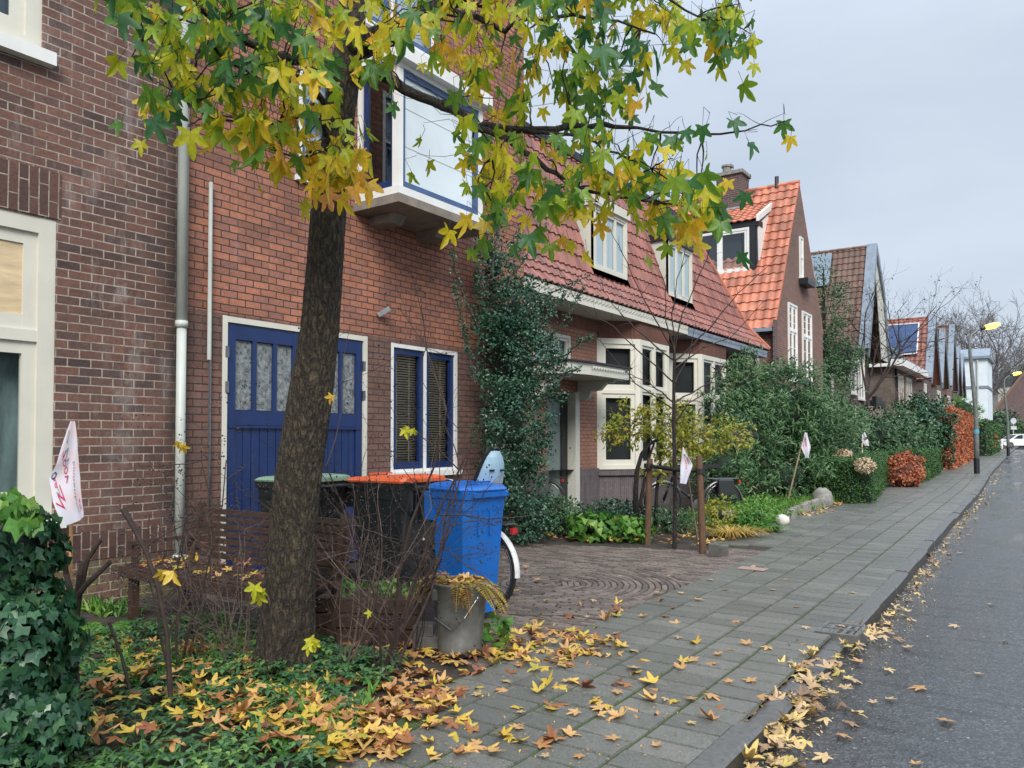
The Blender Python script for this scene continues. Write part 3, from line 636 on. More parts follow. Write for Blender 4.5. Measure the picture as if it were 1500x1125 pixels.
# canopy over the door
c=MB();cx=-6.75;c.prism([(-7.6,11.3,2.56),(cx,11.3,2.56),(cx+.12,11.9,2.56),(cx+.12,13.4,2.56),(-7.6,13.4,2.56)],(0,0,.2));cn=c.build('canopy',M['cream'],h)
c=MB();c.prism([(-7.6,11.25,2.765),(cx+.03,11.25,2.765),(cx+.17,11.85,2.765),(cx+.17,13.45,2.765),(-7.6,13.45,2.765)],(0,0,.03));c.build('zinc_cover',M['black'],cn)
for yy in(11.45,13.12):
    c=MB();c.prism([(-7.6,yy,2.556),(-7.6,yy,2.2),(-7.4,yy,2.2),(-7.34,yy,2.26),(-7.3,yy,2.36),(-7.12,yy,2.37),(-7.05,yy,2.44),(-6.98,yy,2.5),(-6.85,yy,2.5),(-6.8,yy,2.556)],(0,.12,0));c.build('bracket',M['cream'],cn)
c=MB()
for i in range(14): y=11.95+i*.1;c.prism([(cx+.135,y,2.66),(cx+.135,y+.09,2.7),(cx+.135,y+.09,2.72),(cx+.135,y,2.72)],(.01,0,0))
c.build('scalloped_edge',M['white'],cn)
c=MB();c.tube([(-6.82,11.6,2.64),(-6.72,11.72,2.66)],.025,8);c.build('outdoor_lamp',M['white2'],cn)
# bays with splayed side
def bay2(ya,yb,depth,zt=3.5,zs=.82):
    P=[Vector((-7.62,ya,0)),Vector((-7.62+depth,ya+depth*1.15,0)),Vector((-7.62+depth,yb-depth*.5,0)),Vector((-7.62,yb,0))]
    bw=MB();bt=MB();lo=MB();ce=MB()
    nm=None
    k=MB();k.prism([p+Vector((.05,-.03,zs-.12)) for p in P],(0,0,.1));by=k.build('bay_window',M['plinth'],h)
    k=MB();k.prism([p+Vector((.0,0,-.1)) for p in P],(0,0,zs-.03));k.build('bay_plinth',M['plinth'],by)
    k=MB();k.prism([p+Vector((.0,0,zt)) for p in P],(0,0,.35));k.build('fascia',M['fascia_brick'],by)
    k=MB();Q=[p+(Vector((-.12,.0,zs)) if i in(0,3) else Vector((-.22,.12 if i==1 else -.12,zs))) for i,p in enumerate(P)];k.prism(Q,(0,0,zt-zs));k.build('curtain',M['dark'],by)
    for i in range(3):
        A,B=P[i],P[i+1];U=(B-A).normalized();N=Vector((U.y,-U.x,0));f2=Fr(A,U,N);Ln=(B-A).length
        if i==1: window(by,f2,.0,Ln,zs,zt,(1,1),(1.7,1),fw=.11,sw=.06,bm='dark',sill=False,name='bay_side')
        else: window(by,f2,.0,Ln,zs,zt,(1,),(1.55,1),fw=.11,sw=.09,bm='dark',sill=False,name='bay_side')
    return by
bay2(13.95,16.45,.62);bay2(17.4,20.1,.62)
# eaves
def eave(name,mat,ya,yb,x=-6.98,z=3.86,hh=.2):
    g=MB();g.box(-7.7,ya,z,x,yb,z+.04);g.box(x-.02,ya,z+.002,x+.03,yb,z+hh)
    n=int((yb-ya)/.14)
    for i in range(n): y=ya+(yb-ya)*i/n;g.prism([(x+.031,y,z+.1),(x+.031,y+.12,z+.15),(x+.031,y+.12,z+.19),(x+.031,y,z+.19)],(.02,0,0))
    return g.build(name,mat,h)
eave('eaves',M['white'],10.1,17.1);eave('eaves',M['greyzinc'],17.12,23.15,z=3.84)
k=MB();k.box(-7.7,9.96,3.84,-7.0,10.1,4.07);k.build('eaves_end',M['cream'],h)
k=MB();k.box(-7.69,9.96,3.6,-7.62+.02,23,3.838);k.build('fascia',M['fascia_brick'],h)
# roof: shallow kick at the eaves, then steep
RA=Vector((-6.93,0,4.06));RB=Vector((-7.32,0,4.62));RC=Vector((-8.25,0,7.32))
rf=MB();V1=(RB-RA);L1=V1.length;V2=(RC-RB);L2=V2.length
er=lambda v:23.25-1.0*v
tiles(rf,RA,(0,1,0),V1,lambda v:9.94,er,L1,w=.2,h=.22)
er2=lambda v:er(L1)-.80*v
dh1=(13.25,14.85,.0,1.75);dh2=(16.9,18.5,.1,1.7)
tiles(rf,RB,(0,1,0),V2,lambda v:9.94,er2,L2,w=.2,h=.31,holes=[dh1,dh2])
roof=rf.build('roof',M['tile_red'],h,smooth=False)
k=MB();yt=er2(L2);k.prism([(RC.x-.02,9.94,RC.z+.02),(RC.x+.06,9.94,RC.z+.02),(RC.x+.06,yt,RC.z+.02),(RC.x-.02,yt,RC.z+.02)],(0,0,.16));k.build('roof_coping',M['black'],roof)
k=MB();k.tube([(RA.x,er(0),RA.z+.06),(RB.x,er(L1),RB.z+.06),(RC.x,yt,RC.z+.06)],.07,8);k.build('hip_ridge',M['tile_orange'],roof)
k=MB();k.add([(RA.x-.03,9.94,RA.z-.02),(RA.x-.03,er(0),RA.z-.02),(RB.x-.03,er(L1),RB.z-.02),(RB.x-.03,9.94,RB.z-.02),(RC.x-.03,yt,RC.z-.02),(RC.x-.03,9.94,RC.z-.02)],[(0,1,2,3),(3,2,4,5)])
k.add([(RA.x,er(0),RA.z),(-14,er(0),RA.z),(-13,yt,RC.z),(RC.x,yt,RC.z),(RB.x,er(L1),RB.z)],[(0,1,2,3,4)]);k.add([(RC.x,9.94,RC.z),(RC.x,yt,RC.z),(-14,yt,RC.z),(-14,9.94,RC.z)],[(0,1,2,3)]);k.build('roof_deck',M['black'],roof)
def dormer(ya,yb,zb,zt,x,cheek,top):
    # front window at x, cheeks run back into the roof
    bx_=lambda z: RB.x+(z-RB.z)*(RC.x-RB.x)/(RC.z-RB.z)
    d=MB();d.box(bx_(zb)-.2,ya+.05,zb+.02,x-.2,yb-.05,zt);do=d.build('dormer',M['dark'],roof)
    for yy in(ya,yb-.05): d=MB();d.prism([(bx_(zb)-.05,yy,zb),(x,yy,zb),(x,yy,zt),(bx_(zt)-.1,yy,zt)],(0,.05,0));d.build('cheek',M[cheek],do)
    d=MB();d.box(bx_(zt)-.25,ya-.05,zt,x+.06,yb+.05,zt+.18);d.build('dormer_top',M[top],do)
    d=MB();d.box(x-.05,ya+.06,zb,x,yb-.06,zb+.02);d.prism([(RB.x-.02,ya-.05,zb-.03),(x+.02,ya-.05,zb-.11),(x+.02,yb+.05,zb-.11),(RB.x-.02,yb+.05,zb-.03)],(0,0,.03));d.build('lead_flashing',M['zinc'],do)
    f2=X_FR(x)
    w_=MB();fw=.07
    # parts of the dormer are sub-parts, so the window is one level down here
    n=3;fbox(w_,f2,ya,zb,-.06,ya+fw,zt,.01);fbox(w_,f2,yb-fw,zb,-.06,yb,zt,.01);fbox(w_,f2,ya+fw,zt-fw,-.06,yb-fw,zt,.008);fbox(w_,f2,ya+fw,zb,-.06,yb-fw,zb+fw*1.3,.008)
    cw=(yb-ya-2*fw)/n
    for i in range(n):
        a=ya+fw+i*cw;b=a+cw;s=.045
        fbox(w_,f2,a,zb+fw,-.05,a+s,zt-fw,-.005);fbox(w_,f2,b-s,zb+fw,-.05,b,zt-fw,-.005);fbox(w_,f2,a+s,zb+fw,-.05,b-s,zb+fw+s,-.007);fbox(w_,f2,a+s,zt-fw-s,-.05,b-s,zt-fw,-.007)
    w_.build('window_frame',M['white'],do)
    g=MB();g.quad(f2.p(ya+fw,zb+fw,-.03),f2.p(yb-fw,zb+fw,-.03),f2.p(yb-fw,zt-fw,-.03),f2.p(ya+fw,zt-fw,-.03));g.build('pane',M['glass'],do)
    g=MB();fbox(g,f2,ya+.06,zb+.05,-.07,yb-.06,zt-.03,-.055);g.build('curtain',M['curtain'],do)
dormer(13.35,14.8,4.78,6.05,-7.36,'white','white')
dormer(16.95,18.4,4.8,6.1,-7.36,'cream','black')
k=MB();k.tube([(-7.55,23.1,.2),(-7.55,23.1,3.85)],.05,8);k.build('drainpipe',M['pipe'],h)
# ================================================================ gable house with the orange roof
def gable_house(name,label,x,ya,yb,zea,zeb,yr,zr,back,wallm,roofm,kink=None,org=None,tw=.3,th=.4,overh=.12,barge=None,bw=.25,base=0,over_x=.0):
    h=thing(name,label,'house',(x,(ya+yb)/2,base))
    k=MB();pts=[(x,ya,base-.3),(x,yb,base-.3),(x,yb,zeb)]
    if kink: pts+=[(x,kink[1][0]-.05,kink[1][1]-.05)]
    pts+=[(x,yr,zr-.08)]
    if kink: pts+=[(x,kink[0][0]+.05,kink[0][1]-.05)]
    pts+=[(x,ya,zea)]
    k.prism(pts[::-1],(-back,0,0));k.build('wall',M[wallm],h)
    # near roof slope faces -y
    r=MB();ov=over_x
    segs=[((ya-overh,zea-.1 if not kink else zea-.1),(kink[0] if kink else (yr,zr)))]
    if kink: segs.append((kink[0],(yr,zr)))
    for (p,q) in segs:
        V=Vector((0,q[0]-p[0],q[1]-p[1]));Ln=V.length
        r.cm=0;tiles(r,(x+ov,p[0],p[1]),(-1,0,0),V,lambda v:0,lambda v:back,Ln,w=tw,h=th,amp=.03,lift=.04)
        Pd=[Vector((x+ov,p[0],p[1]-.05)),Vector((x+ov-back,p[0],p[1]-.05)),Vector((x+ov-back,q[0],q[1]-.05)),Vector((x+ov,q[0],q[1]-.05))]
        r.add(Pd,[(0,1,2,3)])
    ro=r.build('roof',M[roofm],h)
    # far slope
    k=MB();fp=[(yb+overh,zeb-.1)]+([kink[1]] if kink else [])+[(yr,zr)]
    for p,q in zip(fp,fp[1:]): k.prism([(x+ov,p[0],p[1]),(x+ov,q[0],q[1]),(x+ov,q[0],q[1]-.12),(x+ov,p[0],p[1]-.12)],(-back,0,0))
    k.build('far_roof_slope',M[roofm],h)
    k=MB()
    nn=int(back/.35)
    for i in range(nn): k.tube([(x+ov-i*.35,yr,zr+.02),(x+ov-i*.35-.36,yr,zr+.035)],.085,8)
    k.build('ridge_tiles',M[roofm],h)
    if barge:
        k=MB()
        lp=[(ya-overh,zea-.1)]+([kink[0]] if kink else [])+[(yr,zr)]
        for p,q in zip(lp,lp[1:]): k.prism([(x+ov,p[0]-.0,p[1]+.1),(x+ov,q[0]-.0,q[1]+.1),(x+ov,q[0]+.02,q[1]-bw),(x+ov,p[0]+.05,p[1]-bw)],(.08,0,0));k.prism([(x+ov+.08,p[0]-.12,p[1]+.1),(x+ov+.08,q[0]-.12,q[1]+.12),(x+ov+.08,q[0],q[1]+.12),(x+ov+.08,p[0],p[1]+.1)],(-.45,0,0))
        for p,q in zip(fp,fp[1:]): k.prism([(x+ov,p[0],p[1]+.1),(x+ov,q[0],q[1]+.1),(x+ov,q[0]-.02,q[1]-bw),(x+ov,p[0]-.05,p[1]-bw)],(.08,0,0))
        k.build('bargeboard',M[barge],h)
    return h,ro
h,ro=gable_house('gable_house','brown brick gable house with steep bright orange tiled roof and a black dormer',-7.0,24.3,30.15,4.95,5.5,27.13,10.15,5.2,'brick_gable','tile_orange',tw=.27,th=.36)
k=MB();g0=.32;k.box(-7.02,24.0,-.2,-6.97,24.3,5.1);k.build('corner_pier',M['brick_purple'],h)
fr=X_FR(-6.99)
for (u0,u1,z0,z1) in((25.55,26.55,3.35,5.85),(27.25,28.45,3.4,5.8)):
    window(h,fr,u0,u1,z0,z1,(1,1),(1.9,1),fw=.07,sw=.07,fm='white2',sm='white2',bm='curtain',n=.04,sill=True,bars=(1,3))
window(h,fr,27.0,27.4,6.9,8.3,(1,),(1,1),fw=.06,sw=.06,fm='white2',sm='white2',bm='dark',n=.04)
k=MB();fbox(k,fr,26.9,6.65,0,27.9,6.85,.3);k.build('ledge',M['black'],h)
k=MB();k.box(-9.6,24.0,4.75,-7.05,24.18,4.86);k.build('gutter',M['greyzinc'],h)
k=MB();k.tube([(-7.55,24.15,.2),(-7.55,24.15,4.8)],.06,8);k.build('drainpipe',M['pipe'],h)
# chimney
k=MB();cx0=W(1058,300,29.5).x
def chim(h,x0,x1,y0,y1,z0,z1,wm='brick_purple'):
    k=MB();k.box(x0,y0,z0,x1,y1,z1);c=k.build('chimney',M[wm],h)
    k=MB();k.box(x0-.07,y0-.07,z1,x1+.07,y1+.07,z1+.12);k.build('chimney_cap',M['stone'],c)
    k=MB();k.box(x0-.12,y0-.1,z0,x1+.12,y0-.02,z0+.35);k.build('lead_flashing',M['zinc'],c);return c
c=chim(h,-9.75,-8.85,26.7,27.5,9.2,10.75)
k=MB();k.lathe([(.16,0),(.16,.28),(.2,.3),(.2,.36)],(-9.5,27.1,10.87),10);k.box(-9.66,26.98,11.15,-9.3,27.25,11.24);k.build('flue',M['stone'],c)
k=MB();k.tube([(-7.75,27.1,10.1),(-7.75,27.1,10.5)],.07,8);k.build('vent_pipe',M['black'],h)
# dormer on the near slope (faces -y)
sl=lambda z:24.2+(z-4.85)*(27.13-24.2)/(10.15-4.85)
yf=25.35;zb,zt=6.95,8.45;xr,xl=-7.95,-10.6
d=MB();d.box(xl,yf-.03,zb-.22,xr+.05,yf+1.2,zb);d.box(xl,yf-.03,zt-.02,xr+.12,yf+.4,zt+.16);d.box(xr-.2,yf-.02,zb,xr,yf+.1,zt);do=d.build('dormer',M['black'],h)
d=MB();d.prism([(xr,yf,zb-.2),(xr,yf,zt+.18),(xr,sl(zt+.95),zt+.95),(xr,sl(zb),zb-.2)],(.05,0,0));d.build('cheek_edge',M['black'],do)
d=MB();d.prism([(xr+.052,yf+.12,zb+.35),(xr+.052,yf+.05,zt),(xr+.052,sl(zt+.65),zt+.65)],(.05,0,0))
d.prism([(xr+.06,yf-.1,zt+.1),(xr+.06,yf-.1,zt+.3),(xr+.06,sl(zt+1.05),zt+1.08),(xr+.06,sl(zt+1.05),zt+.86)],(.1,0,0));d.build('white_bargeboard',M['white2'],do)
d=MB();V=Vector((0,sl(zt+1.0)-yf,.85));tiles(d,(xr+.05,yf-.12,zt+.16),(-1,0,0),V,lambda v:0,lambda v:2.8,V.length,w=.25,h=.26);d.build('dormer_roof',M['tile_orange'],do)
dfr=Fr((xr-.2,yf,0),(-1,0,0),(0,-1,0))
w_=MB();fbox(w_,dfr,0,zb+.02,-.08,.08,zt-.03,.03);fbox(w_,dfr,2.3,zb+.02,-.08,2.38,zt-.03,.03);fbox(w_,dfr,.08,zb+.02,-.08,2.3,zb+.1,.028);fbox(w_,dfr,.08,zt-.11,-.08,2.3,zt-.03,.028)
for u in(1.0,1.72): fbox(w_,dfr,u,zb+.1,-.08,u+.09,zt-.11,.026)
fbox(w_,dfr,.08,zb+.1,-.06,.16,zt-.11,.01);fbox(w_,dfr,.92,zb+.1,-.06,1.0,zt-.11,.01);fbox(w_,dfr,.16,zb+.1,-.06,.92,zb+.17,.008);fbox(w_,dfr,.16,zt-.18,-.06,.92,zt-.11,.008)
w_.build('window_frame',M['white2'],do)
w_=MB();w_.quad(dfr.p(.08,zb+.1,-.02),dfr.p(2.3,zb+.1,-.02),dfr.p(2.3,zt-.11,-.02),dfr.p(.08,zt-.11,-.02));w_.build('pane',M['glassr'],do)
w_=MB();fbox(w_,dfr,.0,zb,-.3,2.4,zt,-.25);w_.build('dark_interior',M['dark'],do)
# ================================================================ brown roof house with wide grey bargeboards
b4=gz(41)
h,ro=gable_house('gable_house','brown tiled gable house with wide grey blue bargeboards and grey roof panels',-7.9,38.9,43.9,5.6,5.6,40.9,10.8,5.6,'brick_purple','tile_brown',kink=((40.0,8.7),(42.9,8.8)),tw=.26,th=.36,barge='greyzinc',bw=.35,base=b4,over_x=.9,overh=.3)
k=MB();V=Vector((0,40.9-40.0,10.8-8.7)).normalized();Nn=Vector((0,-V.z,V.y))
for i in range(2):
    for j in range(2):
        P=Vector((-8.05-i*1.35-.9,40.0,8.7))+V*(.2+j*.95)+Nn*.16;k.prism([P,P+Vector((-1.3,0,0)),P+Vector((-1.3,0,0))+V*.92,P+V*.92],Nn*.04)
k.build('solar_panel',M['solarg'],ro)
k=MB();k.box(-12.5,38.3,5.15,-7.2,38.9,5.6);k.build('gutter_box',M['black'],h)
k=MB();k.tube([(-8.6,38.85,.2),(-8.6,38.85,5.1)],.07,8);k.build('drainpipe',M['pipe'],h)
k=MB();k.prism([(-7.05,42.3,5.4),(-7.05,44.1,5.4),(-7.05,43.0,8.8),(-7.05,41.1,10.3),(-7.05,40.9,9.9)],(.03,0,0));k.build('gable_cladding',M['cream'],h)
k=MB();k.box(-7.9,39.8,b4,-7.1,43.0,3.0);ba=k.build('bay_window',plain('pink render',(.36,.22,.21),.8,.2,2,.2,dirt=(.1,.08,.08)),h)
window(h,X_FR(-7.85),39.3,40.4,3.6,6.0,(1,),(1,1),fw=.08,sw=.06,fm='white2',sm='white2',bm='dark',n=.02)
window(h,X_FR(-7.85),41.0,42.4,3.4,6.6,(1,1),(1.6,1),fw=.08,sw=.06,fm='white2',sm='white2',bm='dark',n=.02)
k=MB();k.box(-7.3,40.6,3.0,-7.0,43.0,3.3);k.box(-7.25,40.9,3.3,-7.05,42.6,3.5);k.build('flower_box',M['black'],h)
# ================================================================ grey brick house with the white hipped eaves, solar roof behind
b5=gz(50)
h=thing('corner_house','grey brown brick house with dark hipped roof and deep white eaves','house',(-8,51,b5))
k=MB();k.box(-13,47.5,b5-.3,-7.4,57,5.5);k.build('wall',M['brick_grey'],h)
k=MB();k.box(-13.2,47.0,5.45,-6.75,57.4,5.85);k.build('eaves',M['white2'],h)
k=MB();A=[Vector((-13.2,47.0,5.85)),Vector((-6.8,47.0,5.85)),Vector((-6.8,57.4,5.85)),Vector((-13.2,57.4,5.85))];T=[Vector((-12,50.6,8.3)),Vector((-9.9,50.6,8.3)),Vector((-9.9,54,8.3)),Vector((-12,54,8.3))]
k.add([A[1],A[2],T[2],T[1]],[(0,1,2,3)]);k.add([A[2],A[3],T[3],T[2]],[(0,1,2,3)])
V=Vector((0,3.6,2.45));tiles(k,(-6.8,47.0,5.85),(-1,0,0),V,lambda v:3.1*v/4.35,lambda v:6.4-1.2*v/4.35,4.35,w=.3,h=.36);k.add([A[0],A[1],T[1],T[0]],[(0,1,2,3)])
k.build('roof',M['tile_grey'],h)
k=MB()
for i in range(12): a=A[1].lerp(T[1],i/12);b=A[1].lerp(T[1],(i+1.15)/12);k.tube([a+Vector((0,0,.06)),b+Vector((0,0,.1))],.11,6)
k.build('hip_ridge',M['tile_grey'],h)
for ya in(49.2,52.5):
    window(h,X_FR(-7.38),ya,ya+2.2,2.6,5.2,(1,1,1),(1,),fw=.1,sw=.08,fm='cream',sm='white2',bm='dark',n=.03)
k=MB();k.tube([(-7.3,48.3,5.4),(-7.3,48.6,4.9),(-7.3,48.6,1)],.07,6);k.build('drainpipe',M['black'],h)
b6=gz(62)
h,ro=gable_house('gable_house','red tiled gable house with blue solar panels on its roof',-7.4,59.5,64.5,5.6,5.6,61.8,10.0,8.2,'brick_purple','tile_red',tw=.3,th=.38,barge='greyzinc',bw=.3,base=b6,over_x=.6,overh=.2)
k=MB();V=Vector((0,2.5,4.5)).normalized();Nn=Vector((0,-V.z,V.y))
for i in range(2):
    P=Vector((-7.75-i*2.2,59.3,5.5))+V*2.0+Nn*.15
    k.cm=0;k.prism([P,P+Vector((-2.1,0,0)),P+Vector((-2.1,0,0))+V*2.6,P+V*2.6],Nn*.05)
    k.cm=1
    for a,b in((P,P+Vector((-2.1,0,0))),(P+V*2.6,P+Vector((-2.1,0,0))+V*2.6),(P,P+V*2.6),(P+Vector((-2.1,0,0)),P+Vector((-2.1,0,0))+V*2.6)): k.bar(a+Nn*.07,b+Nn*.07,.07)
    for q in range(1,8): a=P+Vector((-2.1*q/8,0,0))+Nn*.055;k.cm=0;k.bar(a,a+V*2.6,.012,.01)
k.build('solar_panel',[M['solar'],M['white2']],ro)
window(h,X_FR(-7.38),60.3,61.6,3.4,5.3,(1,1),(1,),fw=.09,sw=.06,fm='white2',sm='white2',bm='dark',n=.02)
specs=[('third gable of the far row, narrow with red tiles and grey bargeboards',-7.8,70.5,75.0,5.9,72.6,10.4,'brick_grey','tile_brown'),
 ('fourth gable of the far row, taller with pale grey bargeboards',-8.0,79.5,85.0,6.2,82.0,11.9,'brick_gable','tile_brown'),
 ('fifth gable of the far row, beside the white house',-8.5,90,95,6.2,92.3,10.9,'brick_purple','tile_brown'),
 ('last brick gable of the far row before the white house',-8.9,99,104,6.4,101.4,11.0,'brick_gable','tile_brown')]
for lb,x,ya,yb,ze,yr,zr,wm,rm in specs:
    bb=gz(ya);hh,ro=gable_house('gable_house',lb,x,ya,yb,ze,ze,yr,zr,7.0,wm,rm,tw=.4,th=.45,barge='greyzinc',bw=.35,base=bb,over_x=.5,overh=.2)
    window(hh,X_FR(x+.02),yr-1.2,yr+1.0,3.6,5.4,(1,1),(1,),fw=.1,sw=.07,fm='white2',sm='white2',bm='dark',n=.02,sill=False)
# white rendered house
b8=gz(112)
h=thing('rendered_house','white rendered house with flat zinc topped upper floor at the end of the row','house',(-7,114,b8))
k=MB();wp=plain('white render',(.62,.68,.72),.7,.08,1,.05)
k.box(-16,110,b8-.3,-6.6,119,11.2);k.build('wall',wp,h)
k=MB();k.box(-16,109.6,11.2,-6.3,119.3,11.5);k.prism([(-6.3,109.6,11.5),(-16,109.6,11.5),(-16,111.8,12.6),(-6.3,111.8,12.6)],(0,.3,0));k.build('roof',M['greyzinc'],h)
k=MB();k.box(-16,109.9,7.6,-6.5,110.0,7.9);k.box(-6.595,110.0,7.6,-6.5,119.1,7.9);k.build('band',M['greyzinc'],h)
k=MB();k.tube([(-7.6,109.85,2),(-7.6,109.85,11.1)],.1,6);k.build('drainpipe',M['pipe'],h)
# brown house across the junction, facing the camera
b9=gz(125)
e0=W(1455,595,118);e1=W(1560,520,118)
h=thing('brick_house','dark brown brick house with steep gable and white windows beyond the junction','house',(e1.x,e1.y,b9))
cm=Vector((CC,SS,0));fd=Vector((-SS,CC,0))
def E9(px,py,dd=0): return W(px,py,118+dd)
base=W(1455,660,118).z
k=MB();P=[E9(1456,662),E9(1680,662),E9(1680,600),E9(1566,466),E9(1456,600)];hd=Vector((e0.x,e0.y,0)).normalized()*9;k.prism([p for p in P],hd);k.build('wall',M['brick_purple'],h)
k=MB()
for a,b in((E9(1450,605),E9(1566,462)),): k.prism([a,b,b+Vector((0,0,-.6)),a+Vector((.1,0,-.5))],hd)
k.prism([E9(1566,462),E9(1686,604),E9(1686,610),E9(1566,468)],hd);k.build('roof',M['tile_brown'],h)
fr9=Fr(E9(1455,662)-fd*.02-Z*base,cm,-fd)
def px2(px,py): p=E9(px,py);q=p-fr9.O;return q.dot(cm),q.z
for (xa,ya,xb,yb) in((1472,592,1491,609),(1494,562,1512,574)):
    u0,z1=px2(xa,ya);u1,z0=px2(xb,yb);window(h,fr9,u0,u1,z0,z1,(1,1),(1,1),fw=.14,sw=.08,fm='white2',sm='white2',bm='curtain',n=.1,sill=False)
# far roofs behind it
for lab,xa,xb,yt,yb_,d_ in (('small pale gabled house with grey slate roof behind the brown gable',1462,1500,545,575,150),):
    h=thing('far_house',lab,'house',tuple(W(xa,640,d_)))
    k=MB();k.prism([W(xa,640,d_),W(xb,640,d_),W(xb,yb_-8,d_),W(xa,yb_-8,d_)],fd*8);k.build('wall',M['white'],h)
    k=MB();k.prism([W(xa-7,yb_-6,d_),W(xb+5,yb_-6,d_),W(xb-6,yt,d_),W(xa+8,yt,d_)],fd*8);k.build('roof',M['tile_grey'],h)
    for cx_ in(1470,1492): 
        k=MB();p=W(cx_,yt+3,d_+1);k.box(p.x,p.y,p.z-1,p.x+1.2,p.y+1,p.z+1.9);k.build('chimney',M['stone'],h)
# ================================================================ leaves and plants
rnd=random.Random(11)
def rv(r=rnd): 
    while True:
        v=Vector((r.uniform(-1,1),r.uniform(-1,1),r.uniform(-1,1)))
        if .05<v.length<1: return v.normalized()
def star_pts(lobes=5):
    # outline of a sweetgum leaf in its own plane, stem at the origin side
    pts=[];tips=[(-118,.62),(-52,.95),(0,1.12),(52,.95),(118,.62)]
    # angle measured from +y
    pts.append((180,.16))
    for i,(a,r) in enumerate(tips):
        w=17
        pts+= [(a-w,r*.66),(a-5,r*.93),(a,r),(a+5,r*.93),(a+w,r*.66)]
        if i<4: pts.append(((a+tips[i+1][0])/2,.40))
    return [(math.sin(R(a))*r,math.cos(R(a))*r) for a,r in pts]
STAR=star_pts()
IVY=[(math.sin(R(a))*r,math.cos(R(a))*r) for a,r in((180,.25),(-135,.75),(-95,.72),(-70,.85),(-40,.5),(0,1.05),(40,.5),(70,.85),(95,.72),(135,.75))]
def leaf(mb,c,x,y,s,shape,fold=.15,droop=.25,stem=0,r=rnd,th=.004):
    x=x.normalized();n=x.cross(y).normalized();y=n.cross(x)
    vs=[Vector(c)];f1=r.uniform(.3,1.6)*fold;d1=r.uniform(.3,1.5)*droop
    for a,b in shape:
        z=f1*abs(a)-d1*(a*a+b*b)*.6
        vs.append(c+x*a*s+y*b*s+n*z*s)
    k=len(shape);fs=[(0,i+1,(i+1)%k+1) for i in range(k)]
    if stem:
        e=c-y*s*stem+n*s*.12*r.uniform(-1,1);o=len(vs);m1=(c+e)/2+n*s*.06
        t=.012*s
        vs+=[c+x*t,c-x*t,m1-x*t,m1+x*t,e-x*t,e+x*t]
        fs+=[(o,o+1,o+2,o+3),(o+3,o+2,o+4,o+5)]
    mb.add(vs,fs)
def blade(mb,c,d,n,l,w,r=rnd,bend_=.3):
    # small pointed leaf of four triangles folded along its midrib
    d=d.normalized();x=d.cross(n)
    if x.length<1e-3:x=d.orthogonal()
    x.normalize();n=x.cross(d);b=bend_*r.uniform(.2,1.4)
    p0=c;p1=c+d*l*.5+n*w*.25;p2=c+d*l-n*l*b;q=n*w*.3-n*l*b*.3
    mb.add([p0,c+d*l*.45+x*w*.5+q,p2,c+d*l*.45-x*w*.5+q,p1],[(0,1,4),(1,2,4),(2,3,4),(3,0,4)])
def foliage(mb,blobs,n,l,w,r=rnd,shell=.55,up=.35,bend_=.3,shape='blade',minz=.02,clump=0):
    """leaves through the volume of ellipsoids ((cx,cy,cz),(rx,ry,rz),weight); clumps leave gaps and uneven outline"""
    tot=sum(b[2] for b in blobs)
    for (c,rad,wt) in blobs:
        c=Vector(c);cnt=int(n*wt/tot);k=0
        cl=[]
        if clump:
            for _ in range(clump):
                d=rv(r);q=r.uniform(.55,1.08)*(1+.15*math.sin(d.x*7+d.z*5));cl.append((Vector((c.x+d.x*rad[0]*q,c.y+d.y*rad[1]*q,c.z+d.z*rad[2]*q)),d))
        while k<cnt:
            k+=1
            if clump and r.random()<.75:
                b,d=r.choice(cl);sz=min(rad)*r.uniform(.05,.34);e=rv(r);p=b+e*sz;d=(d+e*.7).normalized()
            else:
                d=rv(r);q=(shell+(1-shell)*r.random()**.6)*(1+.12*math.sin(d.x*6+c.y)*math.cos(d.z*5+c.x));p=Vector((c.x+d.x*rad[0]*q,c.y+d.y*rad[1]*q,c.z+d.z*rad[2]*q))
            if p.z<minz+gz(p.y): continue
            dd=(d*.8+rv(r)*.9+Vector((0,0,up))).normalized();nn=(d+rv(r)*.6+Vector((0,0,.5))).normalized();s=r.uniform(.65,1.25)
            if shape=='blade': blade(mb,p,dd,nn,l*s,w*s,r,bend_)
            else:
                y=(Vector((0,0,-1))+rv(r)*.7).normalized();x=nn.cross(y)
                if x.length<.05: continue
                leaf(mb,p,x,y,l*s,shape,.2,.2,0,r)
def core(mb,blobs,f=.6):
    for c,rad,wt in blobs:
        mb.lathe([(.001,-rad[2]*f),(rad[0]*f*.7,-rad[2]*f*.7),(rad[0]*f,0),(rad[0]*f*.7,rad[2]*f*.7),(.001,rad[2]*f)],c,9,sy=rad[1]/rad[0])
def branch_path(a,b,r,k=6,wob=.12,sag=0):
    a,b=Vector(a),Vector(b);L_=(b-a).length;pts=[];o=Vector((0,0,0))
    for i in range(k+1):
        t=i/k
        if 0<i<k:o=o*.6+rv(r)*wob*L_*.25
        pts.append(a.lerp(b,t)+o*math.sin(PI*t)-Z*sag*L_*4*t*(1-t)*.25)
    return pts
